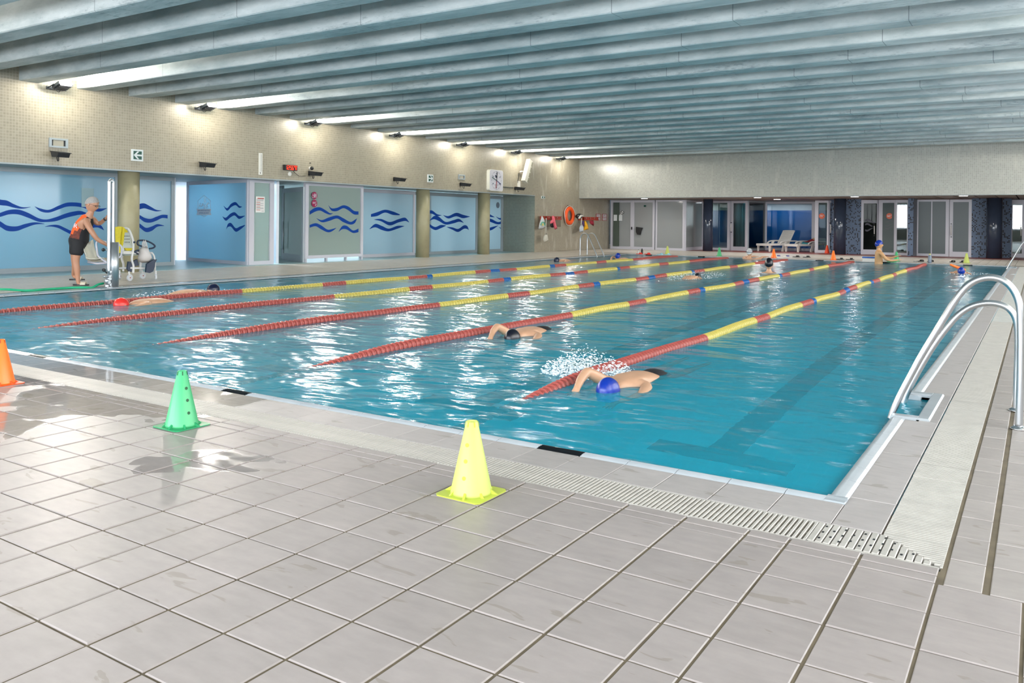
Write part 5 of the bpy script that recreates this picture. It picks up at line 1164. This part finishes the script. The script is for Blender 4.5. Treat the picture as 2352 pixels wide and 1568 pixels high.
MB().tube(crom(zz([(750, 890), (800, 905), (832, 930), (836, 1000), (826, 1055), (780, 1080)], -.1), 6), .017, 8).obj('armrest', ALU, PLX)
MB().tube(zz([(400, 1125), (520, 1150), (640, 1140)], -.05), .02, 8).obj('seat_bar', ALU, PLX)
# hose
HG = mat('green_hose_rubber', rgb(24, 168, 120), .4)
hp = [(-9.0, 0)]; pts = []
for x, y, z in ((-120, 666, .015), (0, 664, .015), (60, 661, .015), (110, 659, .015), (160, 661.5, .015), (195, 664, .018), (212, 660, .06), (226, 653, .13), (238, 650.5, .19)):
    q = atz(x, y, z); q = atpl(x, y, (-13.75 if x < 190 else -13.60, 0, 0), (1, 0, 0)) if x > 30 else q
    q.z = max(z, .014) if x < 200 else q.z; pts.append(q)
o = MB().tube(crom(pts, 6), .02, 10).obj('hose', HG); tag(o, 'green garden hose lying along the left pool edge to the lift', 'hose')
# ---- shower wheelchair
WC = empty('shower_wheelchair', atz(318, 642), 0, 'white shower wheelchair with a perforated backrest and navy footrests behind the lift', 'wheelchair')
wA, wB, wC, wD = atz(298, 645), atz(275.5, 641), atz(328, 640), atz(358, 642)
right = (wD-wA).normalized(); CN = Vector((right.y, -right.x, 0)); CN = CN if CN.dot(-wA) > 0 else -CN
def Wp(x, y, off=0.0): return atpl(240+x/9.8, 500+y/9.8, wA+CN*off, CN)     # from the zoomed crop
WPL2 = mat('white_coated_tube', rgb(222, 222, 222), .3)
dB = (wB-wA).dot(CN); dC = (wC-wA).dot(CN)
FR_ = crom([Wp(420, 235, dB*.5), Wp(480, 235, dB*.3), Wp(540, 260), Wp(600, 380), Wp(640, 520), Wp(645, 700), Wp(620, 850), Wp(615, 960), Wp(650, 1080), Wp(645, 1240)], 5)
MB().tube(FR_, .022, 10).obj('side_frame', WPL2, WC)
MB().tube([Vector(p_)+(wB-wA) if i > 12 else p_ for i, p_ in enumerate(FR_)][8:], .022, 10).obj('side_frame', WPL2, WC)
MB().tube([Wp(300, 1135, dB*.6), Wp(600, 1130, 0), Wp(900, 1135, 0)], .02, 8).tube([Wp(420, 800), Wp(700, 800)], .02, 8).tube([Wp(1020, 790), Wp(1070, 790), Wp(1110, 850), Wp(1135, 1000), Wp(1135, 1240)], .02, 8).tube([Wp(640, 800), Wp(1040, 790)], .018, 8).tube([Wp(820, 1000, dC), Wp(800, 1200, dC)], .02, 8).obj('lower_frame', WPL2, WC)
bk = [Wp(440, 330, -.02), Wp(560, 330, -.02), Wp(615, 680, -.02), Wp(430, 680, -.02)]
BKM = mat('pale_backrest', rgb(190, 198, 194), .5)
b = MB().prism([bk[0]+(wB-wA)*.35, bk[1], bk[2], bk[3]+(wB-wA)*.35], CN, .02); bo = b.obj('backrest', BKM, WC)
b = MB()
for j in range(3):
    for i in range(4): p_ = Wp(455+i*32+j*4, 412+j*68, .0); b.lathe([(.009, 0), (.009, .002)], p_+CN*.001, 8, 'x')
b.obj('holes', BLACK, bo, kind='stuff')
se = [Wp(400, 790, 0), Wp(760, 800, 0)]; MB().prism([se[0], se[1], se[1]+(wB-wA)*.9, se[0]+(wB-wA)*.9], (0, 0, 1), .03).obj('seat', WPL2, WC)
MB().prism([Wp(440, 850), Wp(740, 850), Wp(740, 850)+(wB-wA)*.8, Wp(440, 850)+(wB-wA)*.8], (0, 0, 1), .02).obj('pan_rail', mat('grey_green_rail', rgb(120, 134, 128), .5), WC)
NV = mat('navy_plastic', rgb(18, 38, 66), .45)
MB().tube(crom([Wp(835, 640), Wp(745, 595), Wp(755, 520), (Wp(830, 508)), Wp(900, 510), Wp(1000, 540), Wp(1090, 590), Wp(1135, 640), Wp(1090, 680), Wp(1005, 695)], 5), .017, 8).obj('armrest', NV, WC)
MB().tube(crom([Wp(775, 735), Wp(700, 750), Wp(680, 785), Wp(730, 800), Wp(780, 815)], 4), .02, 8).tube([Wp(655, 530), Wp(665, 570)], .03, 8).obj('armrest', NV, WC)
MB().prism([Wp(540, 985), Wp(640, 985), Wp(740, 930), Wp(780, 1070), Wp(620, 1110), (Wp(615, 1220)), Wp(560, 1215), Wp(515, 1150)], CN, -.05).obj('footrest', NV, WC)
MB().prism([Wp(925, 1035), Wp(1085, 935), Wp(1150, 935), Wp(1110, 1010), Wp(1100, 1100), Wp(1060, 1205), Wp(990, 1240), Wp(905, 1225)], CN, .06).obj('footrest', NV, WC)
RUB = mat('grey_caster_rubber', rgb(196, 200, 206), .5)
for w_, rr, ang in ((wA, .062, .3), (wB, .058, .9), (wC, .062, .2), (wD, .058, 1.2)):
    c_ = Vector((w_.x, w_.y, rr)); ax = (CN*math.cos(ang)+right*math.sin(ang)).normalized()
    b = MB(); u = Vector((0, 0, 1)); v = ax.cross(u); b.prism([c_-ax*.014+u*math.cos(t)*rr+v*math.sin(t)*rr for t in [2*PI*i/24 for i in range(24)]], ax, .028)
    o = b.obj('caster', RUB, WC); b = MB(); b.prism([c_-ax*.017+u*math.cos(t)*.012+v*math.sin(t)*.012 for t in [2*PI*i/10 for i in range(10)]], ax, .034).obj('hub', mat('red_hub', rgb(150, 60, 60), .5), o)
    MB().tube([c_+u*.0, c_+u*.12+v*.02], .016, 8).obj('fork', WPL2, o)
YT = mat('yellow_towel_cloth', rgb(222, 206, 64), .85, nz=.25, nscale=30)
prof = [(235, 210), (300, 196), (370, 200), (415, 212), (440, 330), (425, 460), (405, 600), (380, 680), (350, 790), (282, 782), (262, 700), (245, 600), (238, 400)]
P = [Wp(x, y, .045) for x, y in prof]; o = MB().prism(P, CN, .03).obj('towel', YT); tag(o, 'yellow towel draped over the backrest of the shower wheelchair', 'towel')
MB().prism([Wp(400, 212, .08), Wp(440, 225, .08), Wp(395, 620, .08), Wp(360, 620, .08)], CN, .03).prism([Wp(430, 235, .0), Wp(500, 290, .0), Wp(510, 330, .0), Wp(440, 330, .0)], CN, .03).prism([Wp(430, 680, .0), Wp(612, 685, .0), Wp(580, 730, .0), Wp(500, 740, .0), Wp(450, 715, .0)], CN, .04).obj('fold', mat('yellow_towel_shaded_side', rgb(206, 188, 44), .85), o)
BG = mat('white_carrier_bag', rgb(216, 210, 208), .55)
P = [Wp(x, y, .02) for x, y in ((860, 640), (900, 650), (960, 640), (1000, 740), (1060, 840), (1075, 930), (980, 1010), (850, 1015), (775, 990), (745, 900), (775, 800), (790, 690))]; cen = sum(P, Vector())/len(P); n = len(P)
b = MB(); vs = P+[cen+(p_-cen)*.6+CN*.10 for p_ in P]+[cen+(p_-cen)*.6-CN*.03 for p_ in P]+[cen+CN*.13, cen-CN*.04]; fs = []
for i in range(n): j = (i+1) % n; fs += [(i, j, n+j, n+i), (n+i, n+j, 3*n), (j, i, 2*n+i, 2*n+j), (2*n+j, 2*n+i, 3*n+1)]
o = b.add(vs, fs, True).obj('carrier_bag', BG); tag(o, 'white carrier bag hanging from the navy armrest of the shower wheelchair', 'bag')
MB().tube([Wp(865, 650, .03), Wp(850, 580, .02), Wp(880, 500, .02), Wp(885, 600, .03), Wp(895, 660, .03)], .010, 6).tube([Wp(930, 650, .03), Wp(905, 560, .02), Wp(915, 500, .02), Wp(945, 580, .03), Wp(965, 660, .03)], .010, 6).obj('bag_handle', BG, o)
# ---- swimmers
def swimmer(p, hd, cap, label, skin=SKIN2, left_fwd=True, show=.06, arm_up=True, scale=1.0, suit=None):
    """front crawl at the surface; p = head on the water, hd = swimming direction"""
    d = Vector((hd[0], hd[1], 0)).normalized(); sd = Vector((-d.y, d.x, 0)); z = zW; k = scale
    o = empty('person', (p[0], p[1], zW), 0, label, 'person', 'people in the pool')
    Q = lambda f, s_, zz_: Vector((p[0], p[1], z))+d*f*k+sd*s_*k+Vector((0, 0, zz_))
    s = Sk(); pel = s.v(Q(-.78, 0, -.05), (.13, .09)); c1 = s.v(Q(-.60, 0, -.03), (.125, .095), pel); c2 = s.v(Q(-.40, 0, -.02), (.155, .10), c1); c3 = s.v(Q(-.25, 0, -.02), (.14, .085), c2)
    s.v(Q(-.05, 0, -.01), .05, s.v(Q(-.14, 0, -.01), .055, c3))
    for e in (1, -1):
        fw = (e == 1) == left_fwd; a = s.v(Q(-.25, .175*e, -.01), .055, c3)
        if fw: wr = s.chain(a, [(Q(-.05, .23*e, -.03), .048), (Q(.10, .22*e, -.06), .04), (Q(.30, .18*e, -.10), .028)]); s.hand(wr, d*1+Vector((0, 0, -.2)), (0, 0, 1), k, .2, e)
        else:
            if not arm_up:
                wr = s.chain(a, [(Q(-.42, .25*e, -.07), .05), (Q(-.58, .27*e, -.11), .042), (Q(-.78, .24*e, -.14), .027)]); s.hand(wr, -d, (0, 0, 1), k, .2, e)
            if arm_up:
                wr = s.chain(a, [(Q(-.14, .21*e, .055), .048), (Q(-.05, .235*e, .095), .042), (Q(.07, .22*e, .06), .035), (Q(.19, .19*e, .01), .026)]); s.hand(wr, d+Vector((0, 0, -.6)), (0, 0, 1), k, .2, e)
        th = s.v(Q(-.88, .09*e, -.14), .09, pel); kn = s.chain(th, [(Q(-1.08, .10*e, -.17-.03*e), .075), (Q(-1.25, .10*e, -.18-.05*e), .056), (Q(-1.45, .10*e, -.18-.06*e), .05), (Q(-1.66, .10*e, -.20-.08*e), .033)]); s.chain(kn, [(Q(-1.74, .10*e, -.21-.08*e), .034), (Q(-1.86, .11*e, -.20-.08*e), .024)])
    me = skin_mesh('body', s.V, s.E, s.R, [skin]); ob = bpy.data.objects.new('body', me); C.objects.link(ob); adopt(ob, o)
    head(Q(.05, 0, show-.04), d*.6+Vector((0, 0, -.8)), d+Vector((0, 0, .3)), .105, skin, cap=cap, parent=o)
    if suit:
        s = Sk(); a = s.v(Q(-.95, 0, -.10), (.13, .09)); b_ = s.v(Q(-.80, 0, -.045), (.145, .105), a); s.v(Q(-.66, 0, -.06), (.132, .096), b_); me = skin_mesh('trunks', s.V, s.E, s.R, [suit]); ob = bpy.data.objects.new('trunks', me); C.objects.link(ob); adopt(ob, o)
    return o
def cap_mat(n_, *c): return mat(n_, rgb(*c), .3)
CB = cap_mat('royal_blue_cap', 12, 48, 150); CD = cap_mat('navy_cap', 20, 26, 54); CRd = cap_mat('red_cap', 226, 50, 44); CK = cap_mat('black_cap', 16, 18, 30)
def W0(px_, py_): return atz(px_, py_, zW+.03)
q = W0(1405, 884); swimmer((q.x, q.y), (0, -1), CB, 'nearest swimmer, blue cap, doing front crawl in the rightmost lane', show=.02, suit=SHB)
q = W0(1182, 768); swimmer((q.x, q.y), (.15, -1), CK, 'swimmer with black cap and bare back between the second and first ropes from the right', show=.02, suit=SHB)
q = W0(288, 695); swimmer((q.x, q.y), (0, -1), CRd, 'swimmer in a red cap in the second lane from the left', show=.03, arm_up=False)
q = W0(482, 666); swimmer((q.x, q.y), (.1, 1), CD, 'swimmer in a navy cap in the leftmost lane moving away near the lift', show=.06, arm_up=False)
q = W0(1281, 598); swimmer((q.x, q.y), (0, -1), CD, 'swimmer in a dark blue cap in the leftmost lane near the far ladder', show=.06, arm_up=False)
q = W0(1432, 597); swimmer((q.x*1.035, q.y*1.02), (0, -1), CB, 'swimmer in a blue cap with one shoulder raised beside the leftmost rope', show=.16, arm_up=True)
q = W0(1600, 634); swimmer((q.x, q.y), (0, 1), CK, 'swimmer hardly seen in white splash beside the middle lane rope', show=.02, arm_up=False)
q = W0(2207, 626); swimmer((q.x, q.y), (.2, -1), CB, 'swimmer in a blue cap with an orange-gloved arm before the far yellow cone', show=.10, arm_up=False)
q = W0(2207, 626); s = Sk(); a = s.v((q.x+.10, q.y+.2, .05), .045); s.v((q.x-.26, q.y+.1, .20), .03, s.v((q.x-.08, q.y+.2, .12), .04, a))
me = skin_mesh('orange_paddle', s.V, s.E, s.R, [OC]); o = bpy.data.objects.new('paddle', me); C.objects.link(o); tag(o, 'orange hand paddle raised above the blue cap near the far right', 'paddle')
# head and shoulders above the water
def bather(p, zc, fwd, cap, label, skin=SKIN2, arms=None, extra=None, r=.105, body_z=0):
    o = empty('person', (p[0], p[1], zW), 0, label, 'person', 'people in the pool')
    f = Vector((fwd[0], fwd[1], 0)).normalized(); sd = Vector((-f.y, f.x, 0)); c = Vector((p[0], p[1], zc))
    s = Sk(); pe = s.v(c-Vector((0, 0, .80)), (.14, .10)); a = s.v(c-Vector((0, 0, .55)), (.13, .09), pe); b_ = s.v(c-Vector((0, 0, .33)), (.155, .10), a); n_ = s.v(c-Vector((0, 0, .20)), (.11, .075), b_); s.v(c-Vector((0, 0, .08)), .052, s.v(c-Vector((0, 0, .15)), .055, n_))
    for e in (1, -1):
        sh_ = s.v(c-Vector((0, 0, .245))+sd*.185*e, .06, b_)
        if arms:
            pts = arms[0 if e == 1 else 1]; last = sh_
            for (fo, si, up), r_ in zip(pts, (.05, .04, .028)): last = s.v(c+f*fo+sd*si*e+Vector((0, 0, up)), r_, last)
            d_ = (s.V[last]-s.V[last-1]); s.hand(last, d_, (0, 0, 1), 1, .2, e)
        else:
            w_ = s.chain(sh_, [(c-Vector((0, 0, .5))+sd*.27*e, .048), (c-Vector((0, 0, .62))+sd*.30*e+f*.18, .036), (c-Vector((0, 0, .6))+sd*.25*e+f*.34, .027)]); s.hand(w_, f, (0, 0, 1), 1, .2, e)
        l_ = s.v(c-Vector((0, 0, .92))+sd*.09*e, .09, pe); ft = s.chain(l_, [(c-Vector((0, 0, 1.12))+sd*.1*e, .07), (c-Vector((0, 0, 1.28))+sd*.1*e-f*.05, .05), (c-Vector((0, 0, 1.42))+sd*.1*e-f*.12, .036)]); s.v(c-Vector((0, 0, 1.45))+sd*.1*e+f*.04, .03, ft)
    me = skin_mesh('body', s.V, s.E, s.R, [skin]); ob = bpy.data.objects.new('body', me); C.objects.link(ob); adopt(ob, o)
    head(c, f+Vector((0, 0, -.1)), (0, 0, 1), r, skin, cap=cap, parent=o); return o
q = atz(1766, 634, zW)*1.07; bather((q.x, q.y), .19, (.35, -.9) if False else (-.2, 1), CK, 'bather with a black cap seen from behind between the middle ropes', r=.13)
q = atz(1728, 594, zW); bather((q.x, q.y-.35), .20, (.1, 1), mat('white_striped_cap', rgb(216, 218, 220), .4), 'woman in a white cap with dark stripes leaning on the far pool edge', arms=[[(.22, .30, -.2), (.42, .25, -.16), (.58, .05, -.15)], [(.22, .30, -.2), (.45, .28, -.16), (.62, .34, -.15)]], r=.12)
c_ = Vector((q.x, q.y-.35, .20)); MB().tube([c_+Vector((.125*math.cos(t), .125*math.sin(t), .02)) for t in [2*PI*i/20 for i in range(21)]], .012, 6).tube([c_+Vector((.10*math.cos(t), .10*math.sin(t), .085)) for t in [2*PI*i/20 for i in range(21)]], .008, 6).obj('cap_stripe', CD, [o_ for o_ in C.objects if o_.get('label', '').startswith('woman in a white cap')][0])
q = atz(2020, 605, zW); bather((q.x, q.y-.15), .58, (.9, .45), CB, 'bare-chested man in a blue cap standing at the far edge beside the green cone', skin=mat('light_tan_skin', rgb(206, 158, 112), .5), arms=[[(.20, .22, -.40), (.38, .16, -.44), (.55, .10, -.38)], [(.15, .24, -.46), (.32, .18, -.50), (.52, .12, -.48)]], r=.12)
# ---- splash
FOAM = mat('white_foam', rgb(232, 240, 244), .4)
def splash(cx_, cy_, sx_, sy_, sz, n, label, seed=1):
    R = random.Random(seed); b = MB()
    for i in range(n):
        a = R.random()*2*PI; rr = R.random()**.6; x = cx_+sx_*rr*math.cos(a); y = cy_+sy_*rr*math.sin(a); z = zW+sz*(R.random()**2.6)*(1-rr*.8); k = .002+.006*R.random()*(1-z/max(sz, .01)*.5)
        b.ball((x, y, z), k*(1+R.random()), k*(1+R.random()), k*.7, 5, 3)
    o = b.obj('splash', FOAM, kind='stuff'); tag(o, label, 'splash')
q = W0(1350, 848); splash(q.x, q.y, .40, .30, .26, 1700, 'white spray thrown up ahead of the nearest swimmer', 1)
q = W0(1600, 632); splash(q.x, q.y, .5, 1.5, .16, 500, 'long low spray beside the middle lane rope', 2)
q = W0(2225, 626); splash(q.x, q.y, .6, .5, .08, 160, 'small splash round the swimmer near the far right corner', 3)
q = W0(420, 668); splash(q.x, q.y, .5, .9, .05, 260, 'low foam behind the navy-capped swimmer', 4)
# ---- far deck things
LW = mat('lounger_white_plastic', rgb(222, 220, 216), .4)
def lounger(px_, py_, label, up):
    p = atz(px_, py_); p = Vector((xy(px_, 35.5), 35.5, .004)) if False else Vector((p.x, p.y, .004))
    o = empty('sun_lounger', p, 0, label, 'sun lounger')
    M_ = Matrix.Translation(p) @ Matrix.Rotation(math.radians(62), 4, 'Z')       # x = head end
    W_ = .33; b = MB(); b.M = M_
    n = 15
    for i in range(n): x0 = i*.082; b.bbox(x0, x0+.074, -W_, W_, .30-.012*math.sin(PI*min(1, i/6)), .325-.012*math.sin(PI*min(1, i/6)), .006)
    b.bbox(-.03, 1.25, -W_-.04, -W_, .26, .335, .01).bbox(-.03, 1.25, W_, W_+.04, .26, .335, .01).bbox(-.05, .02, -W_-.04, W_+.04, .24, .335, .01).obj('seat_frame', LW, o)
    b = MB(); ang = math.radians(58 if up else 2); b.M = M_ @ Matrix.Translation((1.22, 0, .32)) @ Matrix.Rotation(-ang, 4, 'Y')
    for i in range(8): b.bbox(.0+i*.09, .084+i*.09, -W_+.02+(.04 if i == 7 else 0), W_-.02-(.04 if i == 7 else 0), -.012, .012, .005)
    b.bbox(0, .70, -W_, -W_+.04, -.02, .02, .006).bbox(0, .70, W_-.04, W_, -.02, .02, .006).obj('backrest', LW, o)
    for x, sgn in ((.04, -1), (.04, 1)):
        b = MB(); b.M = M_; b.prism([(x-.04, sgn*W_-.02, .30), (x+.08, sgn*W_-.02, .30), (x+.02, sgn*W_-.02, 0), (x-.03, sgn*W_-.02, 0)], (0, 1, 0), .05).obj('leg', LW, o)
    for sgn in (-1, 1):
        for (xa, xb) in ((1.00, .80), (1.66, 1.78)):
            b = MB(); b.M = M_; b.prism([(xb-.05, sgn*(W_+.03)-.025, 0), (xb+.05, sgn*(W_+.03)-.025, 0), ((xa+xb)/2+.09, sgn*(W_+.03)-.025, .34), (xa+.06, sgn*(W_+.03)-.025, .43), (xa-.06, sgn*(W_+.03)-.025, .43), ((xa+xb)/2-.07, sgn*(W_+.03)-.025, .3)], (0, 1, 0), .05).obj('leg', LW, o)
        b = MB(); b.M = M_; b.tube(crom([(.62, sgn*(W_+.03), .33), (.75, sgn*(W_+.04), .42), (1.0, sgn*(W_+.04), .45), (1.4, sgn*(W_+.04), .45), (1.70, sgn*(W_+.04), .44), (1.75, sgn*(W_+.03), .36)], 4), .032, 8).obj('armrest', LW, o)
    return o, M_
lounger(1753, 577, 'white plastic sun lounger with raised backrest before the blue wall', True)
lo_, ML = lounger(1818, 578.5, 'white plastic sun lounger lying flat with a red towel on it', False)
b = MB(); b.M = ML; n, m_ = 12, 8; vs = []
for i in range(n+1):
    for j in range(m_+1): x = 1.12+.6*i/n; y = -.36+.66*j/m_; vs.append((x, y, .42+.17*math.exp(-((x-1.40)/.16)**2)*math.exp(-(y/.28)**2)+.015*math.sin(x*25+y*9)))
b.add(vs, [(i*(m_+1)+j, (i+1)*(m_+1)+j, (i+1)*(m_+1)+j+1, i*(m_+1)+j+1) for i in range(n) for j in range(m_)], True)
b.add([(v[0], v[1], v[2]-.02) for v in vs], [(i*(m_+1)+j, i*(m_+1)+j+1, (i+1)*(m_+1)+j+1, (i+1)*(m_+1)+j) for i in range(n) for j in range(m_)], True)
o = b.obj('beach_towel', mat('dark_red_towel', rgb(150, 24, 32), .85)); tag(o, 'dark red towel with a beige round print on the flat lounger', 'towel')
b = MB(); b.M = ML; b.ball((1.30, -.12, .56), .07, .11, .05).obj('round_print', mat('beige_print', rgb(190, 160, 130), .8), o); b = MB(); b.M = ML; b.bbox(.98, 1.12, -.05, .3, .335, .40, .02).obj('teal_edge', mat('teal_towel', rgb(50, 140, 150), .8), o)
def pair(px_, py_, m, sole, look, where, d=(1, .2), gap=.14, grp='sandals on the far deck'):
    q = atz(px_, py_); d = Vector((d[0], d[1], 0)).normalized(); n_ = Vector((-d.y, d.x, 0))
    for e, w_ in ((-1, 'left'), (1, 'right')):
        slide((q.x+gap*e*1.1, q.y+.03*e), d, '%s sandal %s, %s of the pair' % (look, where, w_), m, sole, L_=.27, grp=grp)
BLK2 = mat('black_rubber', rgb(22, 24, 26), .5); PB_ = mat('pale_blue_rubber', rgb(140, 200, 214), .5); VB = mat('violet_grey_rubber', rgb(90, 92, 150), .5); RDR = mat('red_rubber', rgb(222, 44, 26), .5)
pair(1478, 584, RDR, RDR, 'bright red', 'beside the black bottle', (1, .1)); pair(1525, 585.3, PB_, PB_, 'pale blue', 'left of the small yellow cone', (1, .3), .12)
pair(1796, 590, VB, WHITEP, 'violet and white', 'right of the orange cone by the lounger', (.8, .6)); pair(1841, 591, BLK2, BLK2, 'black', 'in front of the flat lounger', (.9, .5), .16)
pair(1941, 596.5, BLK2, BLK2, 'black', 'right of the right orange cone', (1, .2)); pair(2126, 601, BLK2, BLK2, 'black', 'left of the clear bottle', (.6, .8), .13); pair(2199, 602.5, BLK2, BLK2, 'black', 'left of the far yellow cone', (.5, .85), .13)
def bottle(px_, py_, h, r_, m, mc, label, cat='bottle'):
    q = atz(px_, py_); o = empty('bottle', q, 0, label, cat)
    MB().lathe([(r_*.95, 0), (r_, .01), (r_, h*.72), (r_*.5, h*.84), (r_*.42, h*.9)], q, 16).obj('body', m, o); MB().lathe([(r_*.5, h*.88), (r_*.5, h*.98), (r_*.2, h)], q, 12).obj('lid', mc, o); return o
bottle(1466.2, 583, .17, .035, WHITEP, BLACK, 'small white bottle with a black lid left of the black carton'); o = bottle(1474.5, 583, .21, .04, BLACK, BLACK, 'tall black bottle with a white patch beside the red sandals')
bottle(2135.5, 604, .30, .055, mat('grey_blue_bottle', rgb(120, 134, 150), .2), mat('yellow_lid', rgb(226, 220, 130), .4), 'grey-blue drinking bottle with a pale yellow lid near the far edge')
def kick(px_, py_, m, m2, label):
    q = atz(px_, py_); o = MB().bbox(q.x-.20, q.x+.20, q.y-.1, q.y+.12, 0, .12, .02).obj('pull_buoy', m); tag(o, label, 'float'); MB().bbox(q.x-.21, q.x+.21, q.y-.11, q.y+.13, .12, .155, .01).obj('blue_layer', m2, o)
kick(1997, 600.5, WHITEP, mat('kick_blue', rgb(20, 90, 180), .5), 'white and blue foam float left of the man in the blue cap')
q = atz(2048, 602.3); o = MB().lathe([(.0, .03), (.13, .03), (.16, .012), (.14, 0), (0, 0)][::-1], (q.x, q.y, 0), 18).obj('green_disc', GD); tag(o, 'dark green flat ring under the man\'s hand beside the green cone', 'ring')
q = atz(2102, 601.5); o = empty('goggles', q, 0, 'small clear swimming goggles lying between the green cone and black sandals', 'goggles')
MB().ball((q.x-.03, q.y, .02), .03, .02, .018, 10, 6).ball((q.x+.04, q.y, .02), .03, .02, .018, 10, 6).obj('lenses', GL_CLEAR, o); MB().tube([(q.x-.06, q.y, .015), (q.x, q.y+.08, .01), (q.x+.07, q.y, .015)], .005, 5).obj('strap', WHITEP, o)
